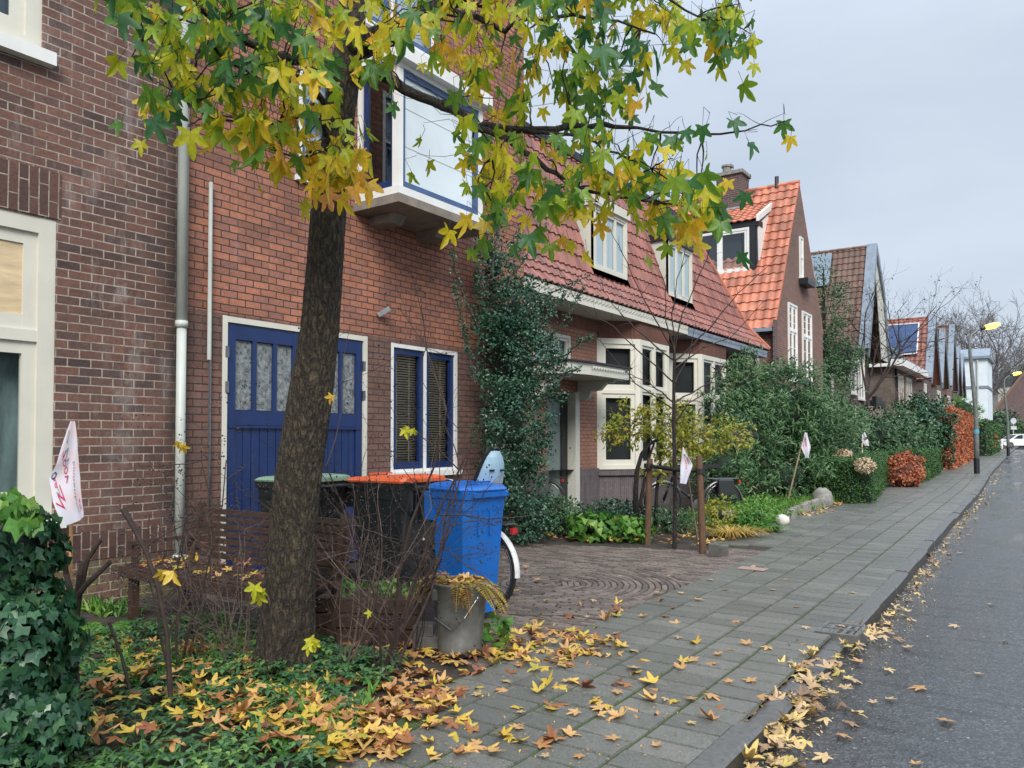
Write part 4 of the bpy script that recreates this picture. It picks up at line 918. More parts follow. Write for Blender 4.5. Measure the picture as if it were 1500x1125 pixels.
def shrub_twigs(mb,base,h,spread,n,r,r0=.009,levels=3,lean=(0,0),up=.75,berries=None,bn=0,spk=3):
    """bare branching stems"""
    base=Vector(base)
    def grow(p,d,L_,rad,lev):
        rad*=.86;pts=[p];q=p;dd=d.normalized();k=5 if lev<2 else 4
        for i in range(k):
            dd=(dd+rv(r)*.22+Z*.05*up).normalized();q=q+dd*L_/k;pts.append(q)
        mb.tube(pts,[rad*(1-.55*i/k) for i in range(k+1)],4 if lev>0 else 5,cap=False)
        if lev<levels:
            for j in range(r.randint(2,spk)+ (1 if lev==0 else 0)):
                i=r.randint(1,k);nd_=(dd*.5+rv(r)*.9+Z*.25*up).normalized();grow(pts[i],nd_,L_*r.uniform(.35,.65),rad*.5,lev+1)
        elif berries is not None:
            for j in range(bn):
                e=q+rv(r)*.035;s=r.uniform(.004,.008);berries.lathe([(.001,-s),(s,0),(.001,s)],e,5)
    for i in range(n):
        a=r.uniform(0,2*PI);s=r.uniform(.1,1)*spread
        d=Vector((math.cos(a)*s+lean[0],math.sin(a)*s+lean[1],1)).normalized()
        grow(base+Vector((math.cos(a),math.sin(a),0))*r.uniform(0,.1),d,h*r.uniform(.45,.75),r0*r.uniform(.6,1.2),0)
def plant(name,label,cat,blobs,n,l,w,mat,group=None,stems=None,seed=1,core_m='soil',coref=.55,minz=.02,**k):
    r=random.Random(seed);c=Vector(blobs[0][0]);t=thing(name,label,cat,(c.x,c.y,gz(c.y)),group)
    m=MB();foliage(m,blobs,n,l,w,r,minz=minz,**k);m.build('foliage',M[mat],t)
    s=MB()
    if stems:
        for _ in range(stems):
            b=r.choice(blobs);a=Vector((c.x+r.uniform(-.1,.1),c.y+r.uniform(-.1,.1),gz(c.y)-.03));e=Vector(b[0])+Vector((rv(r).x*b[1][0],rv(r).y*b[1][1],abs(rv(r).z)*b[1][2]))*.7
            s.tube(branch_path(a,e,r),[.018,.016,.014,.011,.009,.006,.004],5)
        s.build('stem',M['twig'],t)
    if coref:
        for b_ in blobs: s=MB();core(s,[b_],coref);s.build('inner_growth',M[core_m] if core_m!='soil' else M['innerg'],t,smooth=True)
    return t
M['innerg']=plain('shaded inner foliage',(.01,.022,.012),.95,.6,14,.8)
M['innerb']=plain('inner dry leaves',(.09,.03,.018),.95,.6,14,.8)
# ---------------------------------------------------------------- the sweetgum
tt=thing('sweetgum_tree','ridged bark street tree with star shaped green and yellow leaves hanging over the front garden','tree',(-3.91,3.18,0))
TS=.93
TP=[(420,990,4.82,.245),(420,965,4.82,.21),(421,930,4.82,.185),(424,880,4.82,.167),(430,780,4.82,.152),(440,680,4.8,.147),(455,580,4.78,.138),(468,480,4.75,.122),(474,400,4.73,.115),(480,320,4.72,.112),(490,240,4.7,.105),(500,150,4.68,.098),(512,60,4.68,.09),(522,-40,4.68,.085),(535,-250,4.68,.07),(560,-520,4.7,.05)]
pts=[];rad=[]
tr_=MB();r=random.Random(4)
for a,b in zip(TP,TP[1:]):
    for i in range(14):
        t=i/14;pts.append(W(a[0]+(b[0]-a[0])*t,a[1]+(b[1]-a[1])*t,a[2]+(b[2]-a[2])*t));rad.append(TS*(a[3]+(b[3]-a[3])*t)*1)
pts[0].z=-.05
n0=len(tr_.v);NS=96;tr_.tube(pts,rad,NS)
from mathutils import noise as mn
# root flare and uneven girth
vv=tr_.v
for i,v in enumerate(vv):
    ring=i//NS;j=i%NS
    if ring<len(pts):
        c=pts[ring];a=2*PI*j/NS;vz=Vector(v);q=Vector((vz.x*14,vz.y*14,vz.z*3.2));wq=mn.noise(q*.6)*1.2;rdg=1-abs(mn.noise(Vector((vz.x*24+wq,vz.y*24,vz.z*5.5+wq))))*2;f=1+.035*math.sin(3*a+ring*.05)+(.13*math.sin(5*a+1)*max(0,1-ring/20))+.075*(rdg-.5)+.03*mn.noise(vz*40)
        vv[i]=tuple(c+(Vector(v)-c)*f)
tr_.build('trunk',M['bark'],tt,smooth=True)
BR=[# px,py,depth,radius
 [(512,75,4.68,.075),(545,60,4.6,.07),(580,45,4.5,.062),(640,12,4.35,.055),(700,-30,4.2,.05),(790,-110,4.1,.035),(900,-160,4.0,.025),(1040,-120,3.9,.015),(1100,-60,3.85,.007)],
 [(505,110,4.68,.05),(545,103,4.5,.036),(616,140,4.3,.027),(670,162,4.15,.023),(694,184,4.1,.02),(760,188,4.0,.018),(813,187,3.95,.017),(885,182,3.9,.014),(935,190,3.85,.0075),(1030,197,3.8,.006),(1095,190,3.78,.004),(1150,177,3.75,.003)],
 [(650,152,4.2,.02),(700,190,4.05,.017),(742,202,4.0,.016),(800,245,3.95,.013),(835,272,3.9,.01),(870,283,3.85,.008),(930,290,3.8,.006),(965,300,3.8,.004)],
 [(500,150,4.68,.045),(470,95,4.5,.035),(440,88,4.4,.03),(400,80,4.3,.025),(360,60,4.2,.02),(300,20,4.0,.015),(250,-30,3.9,.01)],
 [(495,180,4.68,.03),(450,115,4.4,.014),(420,110,4.3,.012),(385,118,4.25,.010),(330,85,4.15,.009),(300,60,4.1,.008),(285,95,4.05,.006),(270,140,4.0,.004)],
 [(490,230,4.7,.02),(460,150,4.4,.013),(448,165,4.35,.012),(420,175,4.3,.01),(380,185,4.2,.007),(300,170,4.0,.005),(230,120,3.9,.003)],
 [(640,12,4.35,.03),(680,20,4.2,.016),(740,45,4.1,.014),(770,28,4.05,.012),(840,25,3.95,.009),(905,30,3.9,.006),(960,50,3.9,.004)],
 [(700,-30,4.2,.03),(720,0,4.1,.018),(690,12,4.1,.014),(668,38,4.1,.009)],
 [(760,188,4.0,.012),(820,195,3.9,.009),(870,210,3.85,.007),(920,235,3.8,.005),(975,248,3.8,.003)],
 [(742,202,4.0,.009),(720,230,3.9,.006),(700,262,3.85,.004),(712,300,3.8,.003)],
 [(790,-110,4.1,.02),(850,-60,4.0,.012),(900,-20,3.9,.009),(980,0,3.85,.006),(1040,40,3.8,.004)],
 [(522,-40,4.68,.05),(450,-80,4.4,.03),(350,-110,4.1,.02),(230,-90,3.9,.012),(190,-20,3.8,.006)],
 [(522,-40,4.68,.05),(600,-120,4.8,.03),(700,-150,5.0,.02),(820,-80,5.1,.01)],
 [(330,60,4.1,.008),(270,30,4.0,.006),(215,45,3.95,.004),(190,90,3.9,.003)],
 [(480,200,4.6,.012),(440,235,4.3,.006),(400,215,4.2,.004)],
]
br=MB();SK=[]
for b in BR:
    P=[W(*q[:3]) for q in b];pp=[];rr=[]
    for i in range(len(P)-1):
        for k in range(3):
            t=k/3;p=P[i].lerp(P[i+1],t)+(rv(r)*.012 if not(i==0 and k==0) else Vector((0,0,0)));pp.append(p);rr.append(b[i][3]*(1-t)+b[i+1][3]*t)
            SK.append((p,rr[-1]))
    pp.append(P[-1]);rr.append(b[-1][3]);br.tube(pp,rr,8)
# clusters of hanging leaves: px, py, depth, spread px, count
CL=[]
def cl(y,xs,d=None,s=36,n=6):
    n=int(n*1.4+.5)
    for x in xs: CL.append((x+r.uniform(-12,12),y+r.uniform(-12,12),(d or r.uniform(3.55,4.3)),s,n))
cl(-8,range(190,1000,48),n=6)
cl(30,[200,245,290,340,385,430,600,650,700,750,800,850,900,950,985,1045,1075],n=6)
cl(72,[205,250,300,350,400,440,600,655,705,740,790,835,880,925,960,1085],n=6)
cl(112,[210,255,320,365,410,450,690,735,780,820,865,905,935],n=5)
cl(150,[235,290,340,385,430,720,770,815,860,895],n=5)
cl(190,[270,330,365,405,500,720,760,830,875],n=4)
cl(232,[400,485,498,715,752,800,850,905,935],n=4)
cl(272,[490,700,722,760,810,850,895,945],n=5)
cl(308,[712,735,790,830,870,960,1000,1025,985],n=5)
cl(340,[735,1030],n=3)
cl(290,[940,975,1010,1035],n=5)
cl(255,[975,958],n=3,s=20)
cl(60,[520,545,575],n=3);cl(100,[560],n=1)
cl(70,[470,500],d=4.25,n=4);cl(115,[475,505],d=4.25,n=4);cl(170,[440,415],d=4.2,n=4);cl(225,[480,500,390],d=4.2,s=22,n=5);cl(262,[485,505],d=4.2,s=18,n=4)
for x,y in((1050,35),(1085,20),(1100,65),(1060,68),(1040,178),(1030,220),(1110,205),(1150,180),(1160,200),(1080,180),(990,225),(885,195),(940,200),(1000,185),(620,195),(585,140),(575,150),(610,240),(690,200),(560,95)):
    CL.append((x,y,3.75,10 if x<1000 or y>100 else 18,1 if y>100 or x<700 else 3))
lv=MB();lv2=MB();tw=MB();VIEW=Vector((0,0,H))
for (px,py,d,s,n) in CL:
    c=W(px,py,d)
    best=min(SK,key=lambda q:(q[0]-c).length-(.1 if q[0].z>c.z else 0))
    p0=best[0];dd=(c-p0)
    if dd.length>.03 and (n>1 or dd.length<.9): 
        top=c+Z*.05;tw.tube(branch_path(p0,top,r,5,.25,-.15),[q_*(1 if n>1 else .35) for q_ in (min(best[1],.0055),.005,.004,.0035,.003,.002)],4,cap=False)
    for i in range(n):
        e=Vector((r.gauss(0,1),r.gauss(0,1),r.gauss(0,1)*.8))*(s*d/F)*.85
        p=c+e;sz=r.uniform(.062,.1)*(1.25 if px<560 else 1.1) if n>1 else r.uniform(.055,.075)
        # leaf hangs: tip down, face turned at random around the vertical, tending to face outwards
        y=(Vector((0,0,-1))+rv(r)*.45).normalized();fc=(Vector((SS,-CC,0))*.6+rv(r)*.95+Z*.15);x=y.cross(fc)
        if x.length<.1: continue
        sz*=r.uniform(.6,1.02);leaf(lv2 if (px<500 and py>125 and r.random()<.62) or (600<px<780 and 20<py<150 and r.random()<.3) or r.random()<.06 else lv,p,x,y,sz,STAR,.45,.5,stem=0,r=r)
        st=p-y*sz*r.uniform(.9,1.5);tw.tube([c+Z*.04 if (c-p).length<.22 else st,st,p],[.0016,.0014,.0012],3,cap=False)
br.build('limbs',M['bark2'],tt,smooth=True);tw.build('twigs',M['bark2'],tt);lv.build('crown',M['leaf_tree'],tt,smooth=True);lv2.build('turned_leaves',M['leaf_turned'],tt,smooth=True)
# ---------------------------------------------------------------- ivy bush, lower left
ib=W(35,900,2.95)
bl=[(tuple(W(-15,810,3.2)),(.17,.3,.2),1),(tuple(W(-5,950,3.15)),(.24,.32,.3),2),(tuple(W(5,1080,3.1)),(.25,.3,.25),2),(tuple(W(-90,880,3.2)),(.26,.3,.46),1)]
t=thing('ivy_bush','dense dark ivy bush at the lower left corner','bush',(ib.x,ib.y,0))
m=MB();rr_=random.Random(21);foliage(m,bl,3600,.038,.05,rr_,shape=IVY,shell=.72,minz=-.05);foliage(m,bl,1500,.024,.05,rr_,shape=IVY,shell=.85,minz=-.05);m.build('foliage',M['leaf_ivy'],t,smooth=True)
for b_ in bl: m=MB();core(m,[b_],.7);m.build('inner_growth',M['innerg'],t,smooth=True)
m=MB();foliage(m,[(tuple(W(5,745,3.0)),(.1,.13,.07),1)],70,.04,.05,rr_,shape=IVY,shell=.3);foliage(m,[(tuple(W(45,765,2.95)),(.04,.06,.03),1)],7,.05,.05,rr_,shape=IVY);m.build('top_shoots',M['leaf_bright'],t)
# ---------------------------------------------------------------- ground cover (uncountable)
def covered(px,py):
    return py>1010-.0*px-(max(0,px-0)*.02) and px<560-(py-1000)*.5
gc=MB();rr_=random.Random(31)
def inbed(x,y):
    # planted bed in front of the bench
    return y<3.75 and x<-2.62-max(0,y-2.4)*.62 and x>-5.6
k=0
while k<3600:
    x=rr_.uniform(-5.6,-2.5);y=rr_.uniform(.8,3.7)
    dens=.5+.5*math.sin(x*3.1+1)*math.sin(y*2.7)
    if not inbed(x,y) or rr_.random()>.35+.65*dens: k+=.2;continue
    k+=1;z=rr_.uniform(.03,.13)*(0.5+.5*dens)
    a0=rr_.uniform(0,6)
    for j in range(rr_.randint(3,5)):
        a=a0+j*1.3+rr_.uniform(-.3,.3);d=Vector((math.cos(a),math.sin(a),rr_.uniform(-.1,.35)))
        blade(gc,Vector((x,y,z)),d,Vector((0,0,1)),rr_.uniform(.035,.065),rr_.uniform(.02,.034),rr_,.3)
tag(gc.build('ground_cover',M['leaf_cover']),'low dark green ground cover leaves filling the bed below the tree','ground cover',kind='stuff')
gc=MB()
for _ in range(900):
    x=rr_.uniform(-5.4,-2.7);y=rr_.uniform(1.2,3.7)
    if not inbed(x,y) or math.sin(x*4.3+2)+math.sin(y*5.1)<.1: continue
    for j in range(4): d=Vector((rv(rr_).x,rv(rr_).y,.7+rr_.random()));blade(gc,Vector((x,y,.02)),d,rv(rr_)+Z,rr_.uniform(.05,.13),rr_.uniform(.008,.03),rr_,.4)
tag(gc.build('weeds',M['leaf_bright']),'loose bright green weeds and grass between the ground cover','weeds',kind='stuff')
# ferns
def fern(name,label,c,n,l,mat,seed,up=.6,a0=0,a1=2*PI,parent=None,grp=None,droop=.7,w=.09):
    r=random.Random(seed);m=MB();c=Vector(c)
    for i in range(n):
        a=r.uniform(a0,a1);d=Vector((math.cos(a),math.sin(a),up*r.uniform(.6,1.3))).normalized();L_=l*r.uniform(.7,1.1);p=c.copy();k=14;q=[p.copy()];dd=d
        for s in range(k): dd=(dd-Z*droop/k*(1+s*.12)+rv(r)*.03).normalized();p=p+dd*L_/k;q.append(p.copy())
        m.tube(q,.0025,3,cap=False)
        for s in range(1,k+1):
            t=s/k;ww=w*math.sin(PI*(t*.85+.12));T=(q[s]-q[s-1]).normalized();x=T.cross(Z)
            if x.length<.1:x=T.orthogonal()
            x.normalize()
            for sg in(-1,1):
                blade(m,q[s],x*sg+T*.35+rv(r)*.1,Z,ww,.022,r,.15)
                blade(m,(q[s]+q[s-1])/2,x*sg+T*.35+rv(r)*.1,Z,ww,.022,r,.15)
    o=m.build(name,M[mat],parent,org=None if parent else (c.x,c.y,0))
    if not parent: tag(o,label,'fern',grp)
    return o
fern('fern','bright green fern at the foot of the dark brick wall beside the bench',G(150,925),14,.42,'leaf_bright',3,up=.5)
fern('fern','small fresh fern below the bench seat left of the trunk',G(300,905),9,.35,'leaf_bright',4,up=.4)
m=MB();rr_=random.Random(5)
for _ in range(26):
    p=G(140,900)+Vector((rr_.uniform(-.25,.4),rr_.uniform(-.1,.2),0));
    for j in range(5): d=Vector((rv(rr_).x,rv(rr_).y,1.2));blade(m,p,d,rv(rr_),.14,.03,rr_)
tag(m.build('grass_tuft',M['leaf_bright'],org=G(140,900)),'bright green weeds along the foot of the dark brick wall','weeds')
# ---------------------------------------------------------------- fallen leaves
def lay(mb,x,y,z,s,r,flat=.25):
    a=r.uniform(0,2*PI);n=(Z+rv(r)*flat).normalized();yv=Vector((math.cos(a),math.sin(a),0));xv=yv.cross(n)
    if r.random()<.5: n=-n;xv=-xv
    leaf(mb,Vector((x,y,z)),xv,yv,s,STAR,r.choice([.1,.25,.6,.9]),r.choice([-.5,-.2,.3,.5,.7]),stem=r.choice([0,1.0]),r=r)
lit=MB();rr_=random.Random(77)
def pile(cx,cy,rx,ry,n,z=.0,rot=0,s0=.05,s1=.075,hh=.05):
    for _ in range(n):
        a=rr_.uniform(0,2*PI);q=rr_.random()**.6;u,v=math.cos(a)*q*rx,math.sin(a)*q*ry
        x=cx+u*math.cos(rot)-v*math.sin(rot);y=cy+u*math.sin(rot)+v*math.cos(rot)
        lay(lit,x,y,z+rr_.uniform(.008,hh)*(1.1-q),rr_.uniform(s0,s1),rr_,.4)
def ppile(px,py,rxp,ryp,n,**k):
    for _ in range(n):
        a=rr_.uniform(0,2*PI);q=rr_.random()**.6;p=G(px+math.cos(a)*q*rxp,py+math.sin(a)*q*ryp)
        lay(lit,p.x,p.y,k.get('z',0)+rr_.uniform(.008,k.get('hh',.05))*(1.1-q*.8),rr_.uniform(.035,.078),rr_,.36)
ppile(250,1020,170,60,75,z=.08,hh=.06);ppile(420,1080,150,45,60,z=.07);ppile(820,1010,170,70,34,hh=.012);ppile(980,1000,150,60,22,hh=.012);ppile(700,1085,120,35,20,hh=.012);ppile(900,900,150,35,16,hh=.012);ppile(300,965,140,22,70,z=.03);ppile(120,1100,70,30,16,z=.1)
ppile(790,945,105,28,125);ppile(640,945,60,22,40);ppile(740,970,110,20,45);ppile(860,945,60,16,22)
ppile(600,1015,75,38,105);ppile(520,1085,85,42,120,z=.02);ppile(410,1060,90,40,75,z=.05);ppile(330,1015,90,30,35,z=.06);ppile(470,1030,70,40,55,z=.03);ppile(570,955,80,25,35)
ppile(640,1040,40,30,25);ppile(400,985,80,20,30,z=.04);ppile(250,1075,130,45,26,z=.09);ppile(330,950,100,14,40,z=.0)
ppile(150,945,60,12,24)
for _ in range(1500):
    p=G(rr_.uniform(300,1000),rr_.uniform(880,1125));q=rr_.random();s=rr_.uniform(.004,.012)
    if p.x<-2.95+(.2 if q<.5 else -.3) or q<.3: d=rv(rr_);d.z*=.2;blade(lit,Vector((p.x,p.y,.006)),d,Z,s*2,s,rr_,.1)
tag(lit.build('leaf_litter',M['leaf_fallen'],smooth=True),'thick drifts of yellow and brown star leaves around the tree, bucket and bins','leaf litter',kind='stuff')
lit=MB();ppile(1185,960,50,32,44,z=-.04);ppile(1160,1010,60,30,52,z=-.08);ppile(1120,1070,70,50,70,z=-.085);ppile(1200,1000,70,50,30,z=-.09);ppile(1255,925,40,14,16,z=-.05)
for i in range(210):
    y=6.6+rr_.random()**1.6*40;x=KX+bend(y)+abs(rr_.gauss(0,.09))*(1+y*.02)+.03;lay(lit,x,y,gz(y)-.1+.012,rr_.uniform(.035,.065),rr_,.3)
for _ in range(1800):
    y=2.6+rr_.random()**1.3*16;x=KX+bend(y)+abs(rr_.gauss(0,.13))+.01-(.1 if 4<y<6.4 else 0);s=rr_.uniform(.005,.016);d=rv(rr_);d.z*=.2;blade(lit,Vector((x,y,-.1)),d,Z,s*2,s,rr_,.1)
tag(lit.build('gutter_litter',M['leaf_pale'],smooth=True),'washed out brown leaves collected along the kerb and drain','leaf litter',kind='stuff')
# single leaves
protos=[]
for k_,(mt,sz) in enumerate([('leaf_fallen',.06),('leaf_fallen',.07),('leaf_pale',.055),('leaf_pale',.065),('leaf_fallen',.055)]):
    for v in range(2):
        m=MB();rq=random.Random(100+k_*7+v);leaf(m,Vector((0,0,.01)),Vector((1,0,.1)),Vector((0,1,0)),sz,STAR,.1,.2*(1 if v else -1),stem=1.1,r=rq)
        me=m.build('fallen_leaf',M[mt]);protos.append(me)
spots=[(1015,970),(1010,1025),(960,1095),(905,1015),(850,1110),(815,1085),(830,1000),(740,1000),(925,980),(1070,1000),(880,1040),(800,1110),(760,1045),(925,955),(1080,912),(1230,917),(1180,920),(1060,865),(1130,865),(960,868),(1000,870),(760,1065),(720,1105),(975,1025),(1040,1020),(1095,945),(1125,950),(900,930),(940,905),(860,905),(870,880),(800,880),(830,850),(910,845),(790,850),(750,868),(980,845),(1040,850),(1105,830),(1020,880),(845,1045),(690,1065),(700,1090),(1165,890),(1300,1000),(1330,930),(1400,900),(1430,965),(1280,1005),(1260,950),(1350,985),(1450,870),(1380,1030),(1230,1050),(1300,960),(1470,920),(1210,1080),(900,1085),(995,935),(950,1000),(1050,960),(1150,850),(1200,820),(1010,1060),(875,960),(1340,1090),(1250,870),(785,910),(815,925),(770,830),(700,1020),(1100,1000)]
rr_=random.Random(55);first=set()
for i,(px,py) in enumerate(spots):
    p=G(px,py);j=rr_.randrange(len(protos));src=protos[j]
    road=p.x>KX+bend(p.y)
    if j in first: o=src.copy();COL.objects.link(o)
    else: o=src;first.add(j)
    o.location=(p.x,p.y,(-.1 if road else .002));s_=rr_.uniform(.6,1.25);o.scale=(s_*rr_.uniform(.8,1),s_,s_);o.rotation_euler=(rr_.uniform(-.08,.08),rr_.uniform(-.08,.08),rr_.uniform(0,6.28))
    tag(o,'single star leaf lying flat on the wet asphalt' if road else 'single star leaf lying apart from the drifts on the paving','leaf','fallen leaves on the road' if road else 'fallen leaves on the paving')
for j in range(len(protos)):
    if j not in first: bpy.data.objects.remove(protos[j])
# leaves on the bench
# ---------------------------------------------------------------- bare shrubs in front
def bare(name,label,base,h,spread,n,seed,lean=(0,0),bn=0,mat='twig',r0=.009,levels=3,spk=3,up=.75,extra=None):
    r=random.Random(seed);base=Vector(base);t=thing(name,label,'shrub',base);m=MB();be=MB() if bn else None
    shrub_twigs(m,base,h,spread,n,r,r0,levels,lean,up,be,bn,spk)
    m.build('stems',M[mat],t)
    if be and be.v: tag(be.build('berries',M['berry'],t),kind='stuff')
    return t
bare('bare_shrub','bare many stemmed shrub with dark berries fanning up in front of the black bin',G(560,985),2.5,.5,8,12,lean=(.25,.1),bn=1,r0=.012,spk=4)
bare('bare_shrub','bare arching shrub between the trunk and the blue bin, leaning right',G(505,980),1.6,.45,6,13,lean=(.5,.2),bn=0,mat='twigpale',r0=.008,spk=4)
bare('bare_shrub','bare shrub with clusters of black berries in front of the drainpipe',G(262,985),2.05,.45,7,14,lean=(0,.1),bn=4,r0=.009,spk=4)
bare('bare_shrub','fine pale twigs growing across the trunk before the bench',G(345,980),1.25,.6,7,15,lean=(.1,0),bn=1,mat='twigpale',r0=.006,spk=4)
bare('bare_shrub','low tangle of thin reddish twigs left of the trunk by the ground cover',G(395,1010),.9,.7,5,16,bn=0,r0=.005,spk=4)
bare('bare_shrub','bare berry twigs right of the trunk reaching the blue framed window',G(600,960),1.9,.35,4,18,lean=(.05,.1),bn=1,r0=.006,spk=4)
bare('bare_shrub','dense tangle of very fine pale twigs in front of the bench back',G(320,960),1.45,.7,7,25,mat='twigpale',r0=.005,levels=4,spk=3)
bare('bare_shrub','dense tangle of very fine dark twigs right before the planter box',G(520,955),1.5,.8,7,26,bn=1,r0=.0055,levels=4,spk=3)
# thick pruned stems
t=thing('pruned_shrub','short pruned shrub with thick cut stems below the white flag','shrub',G(112,1010))
m=MB();b=G(112,1010);
for q in([(112,1010,3.95),(108,950,3.95),(115,880,3.93),(128,820,3.9),(148,790,3.9)],[(108,950,3.95),(112,875,3.9),(125,858,3.9),(162,822,3.9)],[(112,930,3.95),(104,868,3.95),(97,840,3.95),(92,800,3.9)],[(113,890,3.95),(118,840,3.9),(122,822,3.9)]):
    m.tube([W(*a) for a in q],[.02,.017,.014,.012,.01][:len(q)],7)
m.build('stems',M['twig'],t)
t=thing('pruned_shrub','leaning dark cut stem with side twigs in front of the bench','shrub',G(250,1020))
m=MB();m.tube([W(*a) for a in[(250,1020,3.9),(245,930,3.9),(232,860,3.9),(215,810,3.9),(195,770,3.9),(180,745,3.9)]],[.014,.013,.012,.011,.013,.016],7)
m.tube([W(*a) for a in[(190,1010,3.9),(178,960,3.9),(160,912,3.9)]],.008,5);m.tube([W(*a) for a in[(245,930,3.9),(262,900,3.9),(285,870,3.9)]],.007,5);m.build('stems',M['twig'],t)
# leaves caught on twigs
def caught(label,px,py,d,n,s,seed,mat='leaf_fallen'):
    r=random.Random(seed);m=MB();c=W(px,py,d)
    for _ in range(n):
        y=(Vector((0,0,-1))+rv(r)*.5);fc=Vector((SS,-CC,0))+rv(r)*.5;x=y.cross(fc);leaf(m,c+rv(r)*.03,x,y.normalized(),s*r.uniform(.7,1),STAR,.9,.5,0,r)
    tag(m.build('caught_leaf',M[mat],org=c),label,'leaf')
M['leaf_yel']=leafmat('plain yellow leaf',[(0,(.6,.5,.04)),(1,(.62,.33,.06))],trans=.3)
M['leaf_grn']=leafmat('yellow green leaf',[(0,(.35,.42,.03)),(1,(.6,.55,.05))],trans=.3)
caught('curled yellow leaf caught on a twig in front of the bench seat',245,838,3.8,2,.07,1,'leaf_yel')
caught('yellow green leaf caught on a twig left of the trunk base',378,868,3.9,4,.06,2,'leaf_grn')
caught('orange leaf caught on a twig in front of the drainpipe',258,652,3.9,2,.045,3,'leaf_yel')
caught('small brown leaf caught on a twig beside the trunk at window height',487,578,4.2,1,.045,4,'leaf_yel')
caught('bright yellow leaf hanging before the blue framed window',600,632,4.6,3,.05,5,'leaf_grn')
caught('yellow leaves tangled in the twigs right of the trunk base',455,940,4.2,4,.06,6,'leaf_grn')
caught('single yellow green leaf on a twig in front of the planter box',543,905,4.3,1,.045,7,'leaf_grn')
# ---------------------------------------------------------------- flags
def textmesh(s,size=1):
    cu=bpy.data.curves.new('t','FONT');cu.body=s;cu.size=size;cu.resolution_u=2;cu.align_x='CENTER';o=bpy.data.objects.new('t',cu);COL.objects.link(o)
    bpy.context.view_layer.update();dg=bpy.context.evaluated_depsgraph_get();me=bpy.data.meshes.new_from_object(o.evaluated_get(dg))
    vs=[v.co.copy() for v in me.vertices];fs=[tuple(p.vertices) for p in me.polygons];bpy.data.objects.remove(o);bpy.data.meshes.remove(me);return vs,fs
def flag(label,foot,top,outline,tx,seed,stick='stick',sr=.009,fold=.025,txt=True):
    """foot, top: ends of the stick; outline: cloth grid corners given as left edge and right edge polylines (world points)"""
    t=thing('flag',label,'flag',foot,'small white paper flags on sticks')
    m=MB();m.tube([foot,top],sr,7);m.build('stick',M[stick],t)
    Lp,Rp=outline
    def samp(P,v):
        v=max(0,min(.9999,v))*(len(P)-1);i=int(v);return P[i].lerp(P[i+1],v-i)
    N=Vector((SS,-CC,0))
    def S(u,v):
        a,b=samp(Lp,v),samp(Rp,v);return a.lerp(b,u)+N*(fold*math.sin(u*5.2+v*1.5+seed)*min(1,.25+v)+fold*.4*math.sin(v*9+u*3))
    m=MB();nu,nv=16,20;vs=[S(i/nu,j/nv) for j in range(nv+1) for i in range(nu+1)];m.add(vs,[(j*(nu+1)+i,j*(nu+1)+i+1,(j+1)*(nu+1)+i+1,(j+1)*(nu+1)+i) for j in range(nv) for i in range(nu)])
    cl_=m.build('cloth',M['flag'],t,smooth=True)
    if txt:
        for s,mt,cu_,cv_,size,ang,mir in tx:
            vs,fs=textmesh(s,size);m=MB();q=[]
            for v in vs:
                x=v.x*(-1 if mir else 1);y=v.y;u=cu_+(x*math.cos(ang)-y*math.sin(ang));w=cv_-(x*math.sin(ang)+y*math.cos(ang))
                q.append(S(u,w)+N*.004)
            m.add(q,fs);m.build('print',M[mt],cl_)
    return t
d=3.9
Lp=[W(104,617,d),W(86,680,d),W(73,700,d),W(82,735,d),W(97,770,d)];Rp=[W(110,617,d),W(113,660,d),W(121,700,d),W(124,740,d),W(125,757,d)]
flag('white flag with grey and red lettering on a brown stick at the dark brick wall',G(100,1062),W(106,640,4.06),(Lp,Rp),
 [('binnenkort','inkg',.74,.60,.13,R(95),True),('ste','inkr',.93,.76,.13,R(95),True),('voor','inkr',.42,.33,.22,R(120),False),('Wo','inkg',.45,.17,.2,R(120),False),('W','inkr',.3,.78,.26,R(50),False),('v','inkg',.24,.68,.2,R(50),False),('o','inkk',.12,.52,.26,0,False),('a','inkr',.16,.6,.2,0,False)],1)
d=9.9
flag('small white flag with red marks in front of the staked young tree',G(1022,792),W(1003,665,d),([W(1000,655,d),W(997,680,d),W(996,708,d)],[W(1001,655,d),W(1014,681,d),W(1005,709,d)]),
 [('stem','inkr',.55,.4,.22,R(100),True),('W','inkk',.8,.5,.35,0,False)],2,stick='canestick',sr=.01)
d=16.1
flag('small white flag on a leaning cane at the edge of the grass bed',G(1152,742),W(1175,648,16.15),([W(1179,633,d),W(1174,655,d),W(1181,671,d)],[W(1182,634,d),W(1187,655,d),W(1185,670,d)]),
 [('N','inkr',.4,.5,.5,0,False),('W','inkk',.3,.3,.6,0,False)],3,stick='canestick',sr=.018)
d=24
flag('distant white flag standing behind the clipped hedge',G(1264,715),W(1263,648,d),([W(1263,629,d),W(1263,645,d),W(1267,653,d)],[W(1266,630,d),W(1272,645,d),W(1274,653,d)]),[('W','inkg',.5,.5,.4,0,False)],4,stick='canestick',sr=.02)
